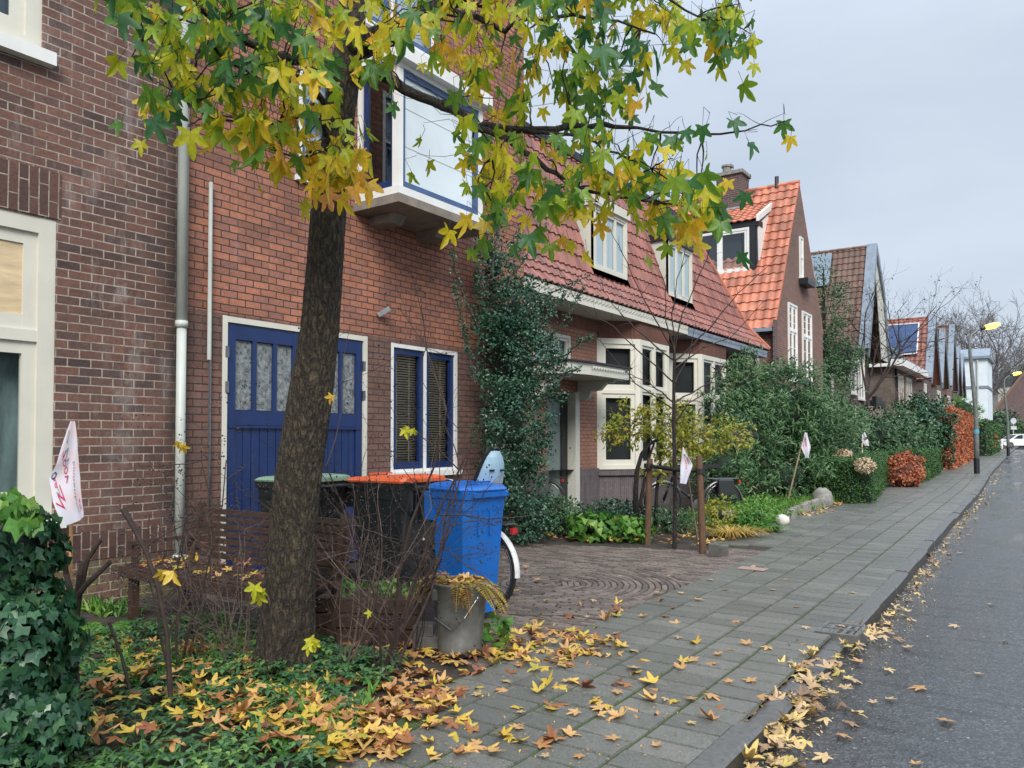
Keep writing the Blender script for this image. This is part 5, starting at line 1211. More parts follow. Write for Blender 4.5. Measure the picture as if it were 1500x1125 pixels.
# ================================================================ bench
bb=Vector((-5.1,3.6,0))
t=thing('garden_bench','dark slatted wooden garden bench with yellow leaves on its seat','bench',bb)
for i in range(7):
    z=.47+i*.058;y=3.84+i*.012
    m=MB();m.box(-6.05,y,z,-4.1,y+.025,z+.042);m.build('back_slat',M['wood_dark'],t)
for i in range(5):
    y=3.32+i*.095;m=MB();m.box(-6.05,y,.42+.0,-4.1,y+.07,.45);m.build('seat_slat',M['wood_dark'],t)
m=MB();m.box(-6.05,3.27,.36,-4.1,3.3,.44);m.build('apron',M['wood_dark'],t)
for x in(-5.95,-4.2):
    m=MB();m.box(x-.03,3.31,-.02,x+.03,3.37,.415);m.build('leg',M['wood_dark'],t)
    m=MB();m.bar((x,3.78,-.02),(x,3.93,.9),.05);m.build('leg',M['wood_dark'],t)
    m=MB();m.box(x-.03,3.3,.61,x+.03,3.86,.64);m.box(x-.025,3.33,.45,x+.025,3.37,.608);m.build('armrest',M['wood_dark'],t)
m=MB();rr_=random.Random(9)
for _ in range(46): lay(m,rr_.uniform(-5.95,-4.3),rr_.uniform(3.33,3.75),.455+rr_.uniform(0,.03),rr_.uniform(.05,.07),rr_,.4)
tag(m.build('bench_leaves',M['leaf_fallen']),'yellow leaves heaped on the bench seat','leaf litter',kind='stuff')
# ================================================================ wheelie bins
def bin_(label,loc,rot,w,dp,hh,bm,lm,group='wheeled bins in front of the garage'):
    t=thing('wheelie_bin',label,'bin',loc,group)
    Mx=Matrix.Translation(Vector(loc))@Matrix.Rotation(rot,4,'Z')
    def B(): m=MB();m.M=Mx;return m
    # local: +y is the back with handle and wheels, -y the front
    a=.80
    def ring(f,z,off=0,ch=.05):
        x=w/2*f;y0=-dp/2*f+off;y1=dp/2*(f*.2+.8) - .03
        return [(-x+ch,y0,z),(x-ch,y0,z),(x,y0+ch,z),(x,y1-ch,z),(x-ch,y1,z),(-x+ch,y1,z),(-x,y1-ch,z),(-x,y0+ch,z)]
    m=B();zs=[(.05,.76),(.4,.84),(hh-.22,.95),(hh-.2,.97),(hh-.1,.985)];vs=[]
    for z,f in zs: vs+=ring(f,z,.0)
    fs=[tuple(range(8))[::-1]]
    for i in range(len(zs)-1):
        for j in range(8): fs.append((i*8+j,i*8+(j+1)%8,(i+1)*8+(j+1)%8,(i+1)*8+j))
    fs.append(tuple(range((len(zs)-1)*8,len(zs)*8)));m.add(vs,fs)
    for x in(-w*.28,-w*.14,w*.14,w*.28): m.box(x-.008,dp/2-.06,hh-.42,x+.008,dp/2+.0,hh-.11)
    for sx in(-1,1): m.box(sx*w*.44-.02,dp/2-.1,hh-.3,sx*w*.44+.02,dp/2+.03,hh-.1)
    for x in(-w*.2,w*.06): m.box(x-.01,-dp/2*.975,hh-.4,x+.012,-dp/2*.86,hh-.14)
    m.box(-w*.4,-dp/2*1.14,hh-.1,w*.4,-dp/2*.95,hh-.055,.01)
    bo=m.build('body',M[bm],t)
    m=B();r0=ring(1.03,hh-.115,0);r1=ring(1.05,hh-.055,0);m.add(r0+r1,[tuple(range(8))[::-1],tuple(range(8,16))]+[(j,(j+1)%8,8+(j+1)%8,8+j) for j in range(8)])
    m.tube([(-w*.46,dp/2+.06,hh-.09),(w*.46,dp/2+.06,hh-.09)],.018,8);m.box(-w*.47,dp/2-.03,hh-.11,-w*.4,dp/2+.07,hh-.07);m.box(w*.4,dp/2-.03,hh-.11,w*.47,dp/2+.07,hh-.07);m.build('rim',M[bm],t)
    # lid: shallow dome with overhanging front lip
    m=B();lz=hh-.055;vs=[];P=[(1.08,0,.0),(1.1,.018,.0),(1.02,.045,.02),(.9,.058,.04),(.55,.07,.1)]
    for f,z,o in P:
        x=w/2*f;y0=-dp/2*f-.015;y1=dp/2*min(f,1.0)-.02;c=.09*f
        vs+=[(-x+c,y0,lz+z*.7),(x-c,y0,lz+z*.7),(x,y0+c,lz+z*.75),(x,y1-c*.4,lz+z),(x-c*.4,y1,lz+z),(-x+c*.4,y1,lz+z),(-x,y1-c*.4,lz+z),(-x,y0+c,lz+z*.75)]
    fs=[tuple(range(8))[::-1]]
    for i in range(len(P)-1):
        for j in range(8): fs.append((i*8+j,i*8+(j+1)%8,(i+1)*8+(j+1)%8,(i+1)*8+j))
    fs.append(tuple(range((len(P)-1)*8,len(P)*8)));m.add(vs,fs)
    m.box(-w*.3,dp/2-.06,lz+.012,w*.3,dp/2+.06,lz+.04);m.box(-w*.25,-dp/2*.6,lz+.06,w*.25,-dp/2*.52,lz+.075);m.build('lid',M[lm],t)
    for sx in(-1,1):
        m=B();m.lathe([(.01,-.02),(.1,-.022),(.1,.022),(.01,.02)],(sx*(w/2+.01),dp/2-.06,.1),16,'x');wv=m.build('wheel',M['rubber'],t)
    m=B();m.tube([(-w/2,dp/2-.06,.1),(w/2,dp/2-.06,.1)],.012,6);m.build('axle',M['steel'],t)
    return t
bin_('bright blue wheelie bin behind the metal bucket',(-3.95,5.03,0),R(80),.47,.5,1.08,'binblue','binblue')
p=W(582,720,7.3);bin_('black wheelie bin with an orange lid left of the blue bin',(p.x,p.y,0),R(-88),.6,.74,1.1,'blackp','binorange')
p=W(445,720,7.35);bin_('black wheelie bin with a faded green lid behind the tree trunk',(p.x,p.y,0),R(-88),.58,.72,1.1,'blackp','bingreen')
# ================================================================ planter box
a=G(458,940);b=G(618,945);u=(b-a).normalized();v=Vector((-u.y,u.x,0))
t=thing('planter_box','low dark wooden planter box behind the bare shrubs','planter',(a+b)/2)
for z in(0,.105,.21):
    m=MB();m.prism([a+Z*(z+.003),b+Z*(z+.003),b+v*.035+Z*(z+.003),a+v*.035+Z*(z+.003)],Z*.095);m.build('board',M['wood_dark'],t)
m=MB();m.prism([a+v*.04,b+v*.04,b+v*.5,a+v*.5],Z*.3);m.build('box_side',M['wood_dark'],t)
m=MB();rr_=random.Random(19)
for _ in range(110): c=a.lerp(b,rr_.uniform(.05,.95))+v*rr_.uniform(.05,.45)+Z*rr_.uniform(.3,.36);blade(m,c,rv(rr_)+Z*.8,rv(rr_)+Z,rr_.uniform(.05,.09),.045,rr_)
tag(m.build('herb_plants',M['leaf_bright'],org=(a+b)/2+Z*.3),'small green plants growing in the dark planter box','plant')
# stones beside the bucket
for i,(lb,px,py,s) in enumerate((('upper brick of the small stack left of the bucket',623,920,(.07,.06,.08)),('lower grey brick of the small stack left of the bucket',620,940,(.085,.07,.09)))):
    p=G(622,948);z0=.09 if i==0 else 0;m=MB();m.M=Matrix.Translation(p)@Matrix.Rotation(R(30+i*14),4,'Z');m.box(-s[0],-s[1],z0,s[0],s[1],z0+s[2]-.002,.012);tag(m.build('stone_block',M['stoned'],org=p),lb,'stone')
# ================================================================ bucket with dying fern
p=G(674,955);t=thing('metal_bucket','dented grey galvanised bucket planted with a dying fern','bucket',p)
m=MB();m.lathe([(.0,.0),(.142,.0),(.147,.02),(.143,.03),(.165,.24),(.188,.46),(.197,.468),(.197,.482),(.187,.482),(.183,.46),(.17,.40)],p,32);m.lathe([(.1455,.025),(.149,.035),(.1465,.045)],p,32);b_=m.build('body',M['galv'],t,smooth=True)
Rt=Vector((CC,SS,0));Fw=Vector((-SS,CC,0))
for sg,an in((1,R(-50)),(-1,R(-150))):
    q=p+Vector((math.cos(an+YAW),math.sin(an+YAW),0))*.175+Z*.4
    m=MB();m.box(q.x-.022,q.y-.022,q.z-.03,q.x+.022,q.y+.022,q.z+.04,.01);m.lathe([(.001,-.03),(.02,-.02),(.02,.02),(.001,.03)],q,8);m.build('ear',M['galv'],t,smooth=False)
m=MB();c0=p+Vector((math.cos(R(-50)+YAW),math.sin(R(-50)+YAW),0))*.2+Z*.4;c1=p+Vector((math.cos(R(-150)+YAW),math.sin(R(-150)+YAW),0))*.19+Z*.27
m.tube([c0,c0.lerp(c1,.3)-Fw*.06-Z*.09,c0.lerp(c1,.6)-Fw*.07-Z*.13,c1-Z*.02],.004,6);m.build('wire_handle',M['steel'],t)
m=MB();m.lathe([(.001,.43),(.178,.425)],p,24);m.build('potting_soil',M['soil'],t)
o=fern('dying_fern','brown and yellow dying fern spilling over the rim of the bucket',p+Z*.43,26,.44,'leaf_dry',8,up=.8,droop=1.35,w=.06)
m=MB();rr_=random.Random(2)
for _ in range(26): lay(m,p.x+rr_.uniform(-.14,.14),p.y+rr_.uniform(-.14,.14),.46+rr_.uniform(0,.05),rr_.uniform(.04,.06),rr_,.8)
tag(m.build('bucket_leaves',M['leaf_fallen']),'fallen yellow leaves lying in the bucket','leaf litter',kind='stuff')
q=G(722,948);plant('seedling','small green seedling at the foot of the metal bucket','plant',[((q.x,q.y,.1),(.1,.1,.1),1)],45,.09,.05,'leaf_bright',coref=0,seed=4)
# ================================================================ bicycles
def bicycle(label,P0,dirv,color='black',fender='black',seat_child=False,red=False,bags=None,group='parked bicycles',lean=0):
    """P0 = contact of the rear wheel, dirv towards the front"""
    dv=Vector(dirv).normalized();side=Vector((-dv.y,dv.x,0));t=thing('bicycle',label,'bicycle',P0,group)
    Mx=Matrix(((dv.x,side.x,0,P0[0]),(dv.y,side.y,0,P0[1]),(0,0,1,P0[2]),(0,0,0,1)))@Matrix.Rotation(R(lean),4,'X')
    def B(): m=MB();m.M=Mx;return m
    rw=.34;rp=Vector((0,0,rw));fp=Vector((1.08,0,rw))
    for c,nm in((rp,'rear_wheel'),(fp,'front_wheel')):
        m=B();m.tube([c+Vector((math.cos(a)*(rw-.018),0,math.sin(a)*(rw-.018))) for a in [2*PI*i/36 for i in range(36)]],.019,8,closed=True);wo=m.build(nm,M['rubber'],t,smooth=True)
        m=B();m.tube([c+Vector((math.cos(a)*(rw-.045),0,math.sin(a)*(rw-.045))) for a in [2*PI*i/36 for i in range(36)]],.012,6,closed=True);m.build('rim',M['steel'],wo,smooth=True)
        m=B()
        for i in range(28): a=2*PI*i/28;e=c+Vector((math.cos(a)*(rw-.05),0,math.sin(a)*(rw-.05)));m.tube([c+Vector((math.cos(a+.5)*.025,.02*(-1)**i,math.sin(a+.5)*.025)),e],.0013,3,cap=False)
        m.tube([c+Vector((0,-.04,0)),c+Vector((0,.04,0))],.025,8);m.build('spokes',M['steel'],wo)
    bb_=Vector((.46,0,.29));st=Vector((.30,0,.78));hd=Vector((.88,0,.86));hb=Vector((.93,0,.68))
    m=B();m.tube([bb_,st],.016,8);m.tube([st-Vector((0,0,.1)),hd-Vector((-.02,0,.1))],.015,8);m.tube([bb_,hb],.018,8);m.tube([hd,hb],.02,8)
    for s in(-.04,.04): m.tube([rp+Vector((0,s,0)),bb_+Vector((0,s*.6,0))],.009,6);m.tube([rp+Vector((0,s,0)),st+Vector((0,s*.3,-.1))],.008,6);m.tube([hb+Vector((.0,s,0)),fp+Vector((0,s,0))],.012,6)
    fo=m.build('frame',M[color],t,smooth=True)
    m=B();m.tube([st,st+Vector((-.06,0,.14))],.012,6);m.prism([(.06,-.09,.93),(.1,-.1,.93),(.2,-.07,.94),(.36,-.02,.93),(.38,0,.93),(.36,.02,.93),(.2,.07,.94),(.1,.1,.93),(.06,.09,.93)],(0,0,.055));m.build('saddle',M['black'],t)
    m=B();m.tube([hd,hd+Vector((-.03,0,.18))],.013,6);h0=hd+Vector((-.03,0,.18))
    for s in(-1,1): m.tube([h0,h0+Vector((.03,s*.14,.03)),h0+Vector((-.08,s*.27,.02)),h0+Vector((-.22,s*.29,.0))],.011,6)
    ho=m.build('handlebar',M['steel'],t,smooth=True)
    m=B()
    for s in(-1,1): m.tube([h0+Vector((-.13,s*.285,.008)),h0+Vector((-.25,s*.29,0))],.016,6)
    m.build('grip',M['black'],ho)
    for c,a0,a1 in((rp,R(-15),R(185)),(fp,R(10),R(150))):
        m=B();n=22;vs=[]
        rr2=rw+.03
        for i in range(n+1):
            a=a0+(a1-a0)*i/n
            for y,rd in((-.027,rr2-.018),(-.018,rr2),(.018,rr2),(.027,rr2-.018)): vs.append(c+Vector((math.cos(a)*rd,y,math.sin(a)*rd)))
        m.add(vs,[(i*4+j,i*4+j+1,(i+1)*4+j+1,(i+1)*4+j) for i in range(n) for j in range(3)]);m.build('mudguard',M[fender],t,smooth=True)
    m=B();m.tube([(-.28,-.06,.74),(.26,-.06,.74)],.007,5);m.tube([(-.28,.06,.74),(.26,.06,.74)],.007,5)
    for x in(-.28,-.1,.1): m.tube([(x,-.06,.74),(x,.06,.74)],.006,5)
    for s in(-.06,.06): m.tube([(0,s,rw),(-.1,s,.74)],.006,5)
    m.build('rear_carrier',M['steel'],t)
    m=B();m.box(-.33,-.03,.66 if not seat_child else .58,-.3,.03,.71 if not seat_child else .64);m.build('rear_light',M['red'],t)
    m=B();m.lathe([(.01,-.01),(.09,-.008),(.09,.008),(.01,.01)],bb_+Vector((0,.05,0)),18,'y')
    for s,a in((-1,R(60)),(1,R(240))): e=bb_+Vector((math.cos(a)*.17,s*.08,math.sin(a)*.17));m.tube([bb_+Vector((0,s*.08,0)),e],.008,5);m.box(e.x-.05,e.y-.04+s*.05,e.z-.012,e.x+.05,e.y+.04+s*.05,e.z+.012)
    m.build('crank',M['steel'],t)
    m=B();m.tube([(.1,-.06,0.02),(.16,.0,.3)],.007,5);m.build('kickstand',M['steel'],t)
    if bags:
        for s in(-1,1):
            m=B();m.box(-.15,s*.08-.0 if s>0 else -.18,.46,.12,.18 if s>0 else -.08,.74,.03);m.build('pannier',M[bags],t)
    return t,B
P0=G(712,893);t,B=bicycle('black bicycle with white mudguard and a pale blue child seat behind the blue bin',P0,-Rt*.75+Fw*.68,fender='white2')
# child seat is clamped to the carrier and comes off: a thing of its own
c=Vector(P0)+Z*.7
dv=(-Rt*.6+Fw*.8).normalized();sd_=Vector((-dv.y,dv.x,0))
t=thing('child_seat','pale blue child bike seat with black rim and a red emblem above the blue bin','child seat',c)
Mx=Matrix(((dv.x,sd_.x,0,c.x),(dv.y,sd_.y,0,c.y),(0,0,1,c.z),(0,0,0,1)))
def shell(off,sc_,z0=0,x0=0):
    vs=[];nu=10;nv=12
    for j in range(nv+1):
        v=j/nv;z=.02+v*.62;w=.14*math.sqrt(max(.02,1-(max(0,v-.3)/.72)**2.2))*sc_
        for i in range(nu+1):
            u=-1+2*i/nu;x=-.02-.14*v+off+.11*(u*u)*(.9-.5*v)+.02*math.sin(v*6);vs.append((x,u*w,z*(1 if sc_<=1 else 1.035)-.0))
    return vs,[(j*(nu+1)+i,j*(nu+1)+i+1,(j+1)*(nu+1)+i+1,(j+1)*(nu+1)+i) for j in range(nv) for i in range(nu)]
m=MB();m.M=Mx;vs,fs=shell(0,1);m.add(vs,fs);vs,fs=shell(-.02,1);m.add(vs,fs);m.prism([(-.02,-.13,0),(.22,-.11,.0),(.22,.11,0),(-.02,.13,0)],(0,0,.06));se=m.build('shell',M['seatblue'],t,smooth=False)
m=MB();m.M=Mx;vs,fs=shell(.012,1.06);m.tube([vs[j*11] for j in range(13)]+[vs[12*11+i] for i in range(11)]+[vs[j*11+10] for j in range(12,-1,-1)],.014,6);m.build('black_rim',M['black'],t)
m=MB();m.M=Mx
for s in(-1,1): m.box(-.165,s*.05-.02,.47,-.145,s*.05+.02,.487)
m.build('strap_slot',M['black'],se)
m=MB();m.M=Mx;cx=-.135;m.prism([(cx-.0,-.0,.28),(cx,-.038,.33),(cx,-.038,.37),(cx,.038,.37),(cx,.038,.33)],(-.035,0,0));m.build('emblem',M['red'],se)
m=MB();m.M=Mx
for s in(-1,1): m.tube([(.12,s*.1,.05),(.16,s*.11,-.2),(.14,s*.11,-.35)],.02,6)
m.build('leg_rest',M['black'],t)
bicycle('dark bicycle half hidden by the evergreen beside the front door',G(800,758)+Fw*.0,-Rt*.9+Fw*.3,group='parked bicycles')
bicycle('dark city bicycle with green panniers and red rear light behind the staked tree',G(1058,762),-Rt*.97-Fw*.1,fender='steel',bags='blackp',group='parked bicycles')
# ================================================================ evergreen climber against the wall
bl=[((-6.2,8.95,.65),(.5,.6,.8),2),((-6.2,8.9,1.6),(.5,.6,.8),3),((-6.2,9.05,2.5),(.55,.8,.75),4.2),((-6.25,9.0,3.2),(.5,.75,.5),2.2),((-6.4,8.75,3.9),(.25,.4,.55),.7)]
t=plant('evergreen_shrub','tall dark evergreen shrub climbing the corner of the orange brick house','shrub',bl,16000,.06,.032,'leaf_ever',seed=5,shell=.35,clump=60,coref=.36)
m=MB();m2=MB();r=random.Random(6)
def spray(pts,n,rad=.05,l=.045):
    P=[W(*q) for q in pts];Q=[]
    for a,b in zip(P,P[1:]):
        for i in range(5): Q.append(a.lerp(b,i/5)+rv(r)*.015)
    Q.append(P[-1]);m2.tube(Q,[.012*(1-.8*i/len(Q)) for i in range(len(Q))],4,cap=False)
    for _ in range(n):
        i=r.randrange(len(Q));p=Q[i]+rv(r)*rad*r.random();blade(m,p,rv(r)+Z*.4,rv(r),l*r.uniform(.7,1.2),l*.5,r)
for q in([(700,480,9.6),(680,440,9.6),(668,400,9.6),(662,370,9.6)],[(690,520,9.5),(672,455,9.5),(665,420,9.5)],[(720,400,9.7),(728,350,9.8),(735,300,9.9),(740,262,10)],[(745,420,9.7),(757,360,9.9),(762,320,10)],[(770,460,9.6),(790,440,9.6),(815,425,9.6),(840,415,9.6),(862,405,9.6)],[(790,480,9.5),(815,450,9.5),(830,430,9.5)],[(800,500,9.5),(828,470,9.4),(845,440,9.4),(855,420,9.4)],[(800,530,9.4),(830,520,9.3),(850,500,9.2),(866,495,9.2)],[(800,560,9.4),(830,545,9.3),(848,540,9.2)],[(710,430,9.6),(700,390,9.7),(697,350,9.8)],[(770,600,9.3),(800,580,9.3),(815,560,9.2)],[(760,640,9.2),(785,625,9.2),(806,610,9.2)],[(700,560,9.4),(680,500,9.4),(676,470,9.4)],[(755,400,9.8),(770,375,9.9),(800,330,10)]): spray(q,130,.06)
m.build('spray_leaves',M['leaf_ever'],t);m2.build('spray_stems',M['twig'],t)
for nm,lb,(px,py,d),rad,n,mat,l,w,sd in(('foundation_shrub','small leaved loose shrub under the evergreen beside the parked bicycle',(772,775,11),(.45,.45,.42),1500,'leaf_ever',.045,.03,1),
  ('leafy_plant','lush light green leafy clump beside the brick paving',(868,790,11.2),(.34,.3,.2),260,'leaf_bright',.13,.12,2),
  ('leafy_plant','light green leafy clump between the two tree stakes and the plinth',(925,795,11.1),(.3,.3,.17),200,'leaf_bright',.13,.11,3),
  ('low_shrub','dark glossy low shrub in front of the grey plinth',(905,765,12.3),(.75,.4,.28),1500,'leaf_ever',.06,.04,4),
  ('low_shrub','dark low shrub at the door step left of the light green plants',(820,770,11.8),(.5,.35,.33),1200,'leaf_laurel',.07,.035,5),
  ('garden_plant','straggly grey green plants behind the thin young trunk',(985,780,12.0),(.55,.5,.22),700,'leaf_laurel',.08,.03,6),
  ('garden_plant','fresh green perennials at the left of the grass bed',(1110,745,13.6),(.5,.7,.25),900,'leaf_bright',.1,.03,7),
  ('garden_plant','bright green perennials at the pavement edge beside the white stone',(1105,775,12.6),(.35,.45,.22),800,'leaf_bright',.09,.035,8),
  ('garden_plant','yellow green variegated shrub in front of the dark bicycle',(1052,722,12.3),(.28,.3,.3),520,'leaf_wist',.06,.04,9)):
    c=W(px,py,d);c.z=rad[2]*.75
    plant(nm,lb,'plant',[(tuple(c),rad,1)],n,l,w,mat,seed=sd,coref=.5 if n>900 else .35,shell=.3)
def grasst(label,c,n,l,mat,seed,rad=.12,w=.012):
    r=random.Random(seed);m=MB();c=Vector(c)
    for _ in range(n):
        a=r.uniform(0,2*PI);p=c+Vector((math.cos(a),math.sin(a),0))*r.uniform(0,rad);d=Vector((math.cos(a)*.7,math.sin(a)*.7,1.1)).normalized();L_=l*r.uniform(.6,1.1);q=[p];dd=d
        for s in range(6): dd=(dd-Z*.28).normalized();q.append(q[-1]+dd*L_/6)
        x=dd.cross(Z).normalized();vs=[];
        for i,z in enumerate(q): ww=w*(1-i/6.5);vs+=[z-x*ww,z+x*ww]
        m.add(vs,[(2*i,2*i+1,2*i+3,2*i+2) for i in range(6)])
    tag(m.build('ornamental_grass',M[mat],org=c),label,'grass')
grasst('yellow straw coloured ornamental grass beside the right tree stake',G(1068,788),170,.55,'straw',1)
grasst('orange tipped dry grass tuft at the pavement edge',G(1092,785),90,.45,'straw',2)
grasst('green and cream striped grass tuft behind the yellow tuft',G(1082,765),120,.45,'leaf_bright',3)
grasst('green grass tuft at the corner of the pavement',G(1128,778),130,.35,'grass',4)
# grass bed
m=MB();rr_=random.Random(44)
for _ in range(5200):
    y=rr_.uniform(12.6,18.6);x=rr_.uniform(-5.4,-3.9+(y-13)*-.0)
    if x>-3.95-(.0 if y<17 else .1): continue
    d=Vector((rr_.uniform(-.5,.5),rr_.uniform(-.5,.5),1));blade(m,Vector((x,y,.0)),d,rv(rr_),rr_.uniform(.1,.24),.018,rr_,.3)
tag(m.build('grass',M['grass']),'bright green grass bed between the white stone and the clipped hedge','grass',kind='stuff')
# bed litter beside the young tree
m=MB()
for _ in range(420):
    x=rr_.uniform(-6.3,-3.75);y=rr_.uniform(9.5,12.6)
    if x>-3.3-(y-9.5)*.3 or y<9.3+(x+6.5)*.25: continue
    lay(m,x,y,.03,rr_.uniform(.03,.06),rr_,.4)
for _ in range(230):
    y=rr_.uniform(15,23);lay(m,-3.95+bend(y)*.3+rr_.gauss(0,.18),y,.03,rr_.uniform(.04,.07),rr_,.4)
tag(m.build('bed_litter',M['leaf_fallen']),'brown fallen leaves along the edge of the garden beds','leaf litter',kind='stuff')
# stones and edging
def rock(name,label,px,py,s,mat,seed):
    r=random.Random(seed);p=G(px,py);m=MB();n=10;prof=[(.001,-.2*s[2]),(.7,-.1*s[2]),(1,.3*s[2]),(.8,.75*s[2]),(.35,s[2]),(.001,s[2]*1.02)]
    m.lathe([(a*s[0],b) for a,b in prof],(p.x,p.y,0),n,sy=s[1]/s[0]);m.v=[(v[0]+r.uniform(-.1,.1)*s[0],v[1]+r.uniform(-.1,.1)*s[1],v[2]+r.uniform(-.06,.06)*s[2]) for v in m.v]
    tag(m.build(name,M[mat],org=p,smooth=True),label,'stone')
rock('white_stone','white rounded stone at the edge of the grass bed',1146,768,(.13,.13,.16),'whitestone',1)
rock('boulder','flat grey boulder under the wheel of the dark bicycle',1073,768,(.38,.3,.22),'stone',2)
rock('boulder','grey boulder at the corner of the palisade edging',1205,743,(.22,.22,.4),'stone',3)
for i in range(16):
    y=13.6+i*.26;x=-4.0-.0+(.02*math.sin(i*2));hh=.1+.1*min(1,i/9)
    if i>13:x-=.1*(i-13)
    m=MB();m.lathe([(.07,-.1),(.072,hh),(.055,hh+.02),(.001,hh+.022)],(x,y,0),8);o=m.build('edging_post',M['stone'],org=(x,y,0));tag(o,'short round grey post in the palisade edging of the grass bed','edging','palisade edging posts')
for i,(px,py) in enumerate(((1047,812),(1060,812))):
    p=G(px,py);m=MB();m.M=Matrix.Translation(p)@Matrix.Rotation(R(20*i),4,'Z');m.box(-.06,-.05,-.02,.06,.05,.14-.02*i,.015);tag(m.build('stone_block',M['stoned'],org=p),('upright mossy stone block','smaller mossy stone block right of its taller neighbour')[i]+' at the right tree stake','stone')
# ================================================================ young tree with stakes
for lb,px,py,tx,ty in(('reddish wooden tree stake left of the thin young trunk',948,795,952,672),('dark wooden tree stake right of the thin young trunk',1030,808,1024,668)):
    p=G(px,py);d=(W(px,py,1)-Vector((0,0,H))).dot(Fw);dep=p.dot(Fw);q=W(tx,ty,dep);m=MB();m.tube([p-Z*.1,p.lerp(q,.5),q],[.045,.043,.04],10);tag(m.build('tree_stake',M['stake'],org=p),lb,'stake','tree stakes')
p=G(826+0,700);
b0=G(988,803);dep=b0.dot(Fw)
m=MB();s0=G(950,795).dot(Fw);s1=G(1028,807).dot(Fw);A=W(950,682,s0-.07);Bq=W(1026,690,s1-.07);md=W(988,688,dep-.04)
m.tube([A,md,Bq],[.022,.03,.022],6);m.lathe([(.065,-.03),(.065,.03)],A,10);m.lathe([(.062,-.03),(.062,.03)],Bq,10);tag(m.build('tree_tie',M['rubber'],org=md),'black rubber tie strap joining the two stakes to the young trunk','strap')
t=thing('young_tree','slender bare young tree tied between two wooden stakes','tree',b0)
m=MB();TT=[(988,803,.034),(989,740,.03),(988,680,.028),(987,620,.026),(987,560,.022),(988,515,.02)];m.tube([W(a,b,dep) for a,b,_ in TT],[c for _,_,c in TT],8);m.build('trunk',M['bark2'],t)
m=MB();r=random.Random(3)
for q in([(988,560),(940,520),(900,480),(850,450),(820,400)],[(988,530),(930,480),(905,455),(885,428)],[(988,515),(960,470),(935,420),(912,370),(890,330)],[(988,520),(985,460),(992,410),(1008,350)],[(988,515),(1000,460),(1035,380),(1052,310)],[(988,530),(1040,480),(1080,430),(1140,375)],[(988,540),(1030,510),(1070,495),(1120,440)],[(988,600),(930,560),(880,500)],[(988,590),(950,560),(915,545)],[(988,590),(1040,560),(1070,520)],[(988,520),(976,470),(975,420),(960,380)],[(988,560),(1010,520),(1020,470)],[(988,620),(1010,590),(1060,560)]):
    P=[W(a,b,dep+.5*math.sin(q[-1][0]*.13)*(i/len(q))) for i,(a,b) in enumerate(q)];Q=[]
    for a,b in zip(P,P[1:]):
        for i in range(4): Q.append(a.lerp(b,i/4)+rv(r)*.012)
    Q.append(P[-1]);n=len(Q);m.tube(Q,[.011*(1-.75*i/n) for i in range(n)],4,cap=False)
    for j in range(7):
        i=r.randint(n//3,n-1);e=Q[i]+((Q[min(i+1,n-1)]-Q[i-1]).normalized()*.4+rv(r)*.6+Z*.2).normalized()*r.uniform(.12,.35);m.tube(branch_path(Q[i],e,r,4,.15),[.004,.0035,.003,.002,.0015],3,cap=False)
m.build('branches',M['twig'],t)
# ================================================================ wisteria
b0=G(935,760);dep=11.9
t=thing('wisteria','twisted wisteria with yellowing leaves in front of the bay window','climber',(b0.x,b0.y,0))
m=MB()
for q,r0 in(([(932,765),(931,720),(933,690),(940,665),(952,650),(970,640)],.045),([(945,765),(938,735),(945,700),(950,672),(958,650),(948,638)],.03),([(960,770),(962,720),(966,690),(970,650)],.03)):
    m.tube([W(a,b,dep) for a,b in q],[r0*(1-.1*i) for i in range(len(q))],7)
m.build('trunk',M['bark2'],t,smooth=True)
def pb(px,py,d,rx,ry,rz,w): return (tuple(W(px,py,d)),(rx,ry,rz),w)
bl=[pb(925,620,dep,.42,.4,.3,2),pb(975,615,dep,.5,.4,.36,3),pb(1030,640,dep,.5,.5,.34,3),pb(1000,660,dep,.45,.4,.22,2),pb(900,635,dep,.3,.3,.18,.8),pb(1080,640,dep,.3,.35,.25,.7),pb(965,690,dep,.4,.3,.16,.6)]
m=MB();r=random.Random(8);foliage(m,bl,2700,.085,.036,r,shell=.1,up=-.2,clump=26);m.build('foliage',M['leaf_wist'],t)
m=MB()
for _ in range(90):
    b=r.choice(bl);c=Vector(b[0]);e=c+Vector((rv(r).x*b[1][0],rv(r).y*b[1][1],rv(r).z*b[1][2]));m.tube(branch_path(c+rv(r)*.1,e,r,5,.3,-.1),[.007,.006,.005,.004,.003,.002],4,cap=False)
m.build('stems',M['twigpale'],t)
# ================================================================ big shrubs behind
pl=plant
pl('large_shrub','large loose green shrub with narrow leaves in front of the brick gable house','shrub',[pb(1085,640,17,.9,.9,1.15,3),pb(1140,600,18.5,1.1,1,1.3,4),pb(1180,640,19.5,1.1,1,1.2,3),pb(1090,570,18,.55,.6,.7,1.4),pb(1060,690,15.5,.6,.6,.7,1.5),pb(1215,620,21,.9,.9,1.1,2),pb(1150,700,18,1,1,.7,2)],20000,.15,.04,'leaf_shrub',seed=9,clump=45,coref=.5,shell=.4,bend_=.4,stems=14)
pl('laurel_shrub','broad laurel shrub with pale tipped leaves behind the clipped hedge','shrub',[pb(1265,640,28,1.4,1.3,1.1,3),pb(1305,642,30,1.2,1.2,.95,3),pb(1235,660,26,1,1,1,1.5),pb(1328,648,33,1.0,1.2,1.1,2)],9000,.18,.08,'leaf_laurel',seed=10,clump=40,coref=.6,shell=.6)
pl('ivy_hedge','tall dark ivy covered bush before the copper beech hedge','hedge',[pb(1355,620,35,1.0,1.2,1.2,2),pb(1362,660,36,1.0,1.5,1.2,2),pb(1345,640,34,.8,.9,1.2,1)],7000,.15,.11,'leaf_ivy',seed=11,clump=36,coref=.65,shell=.7)
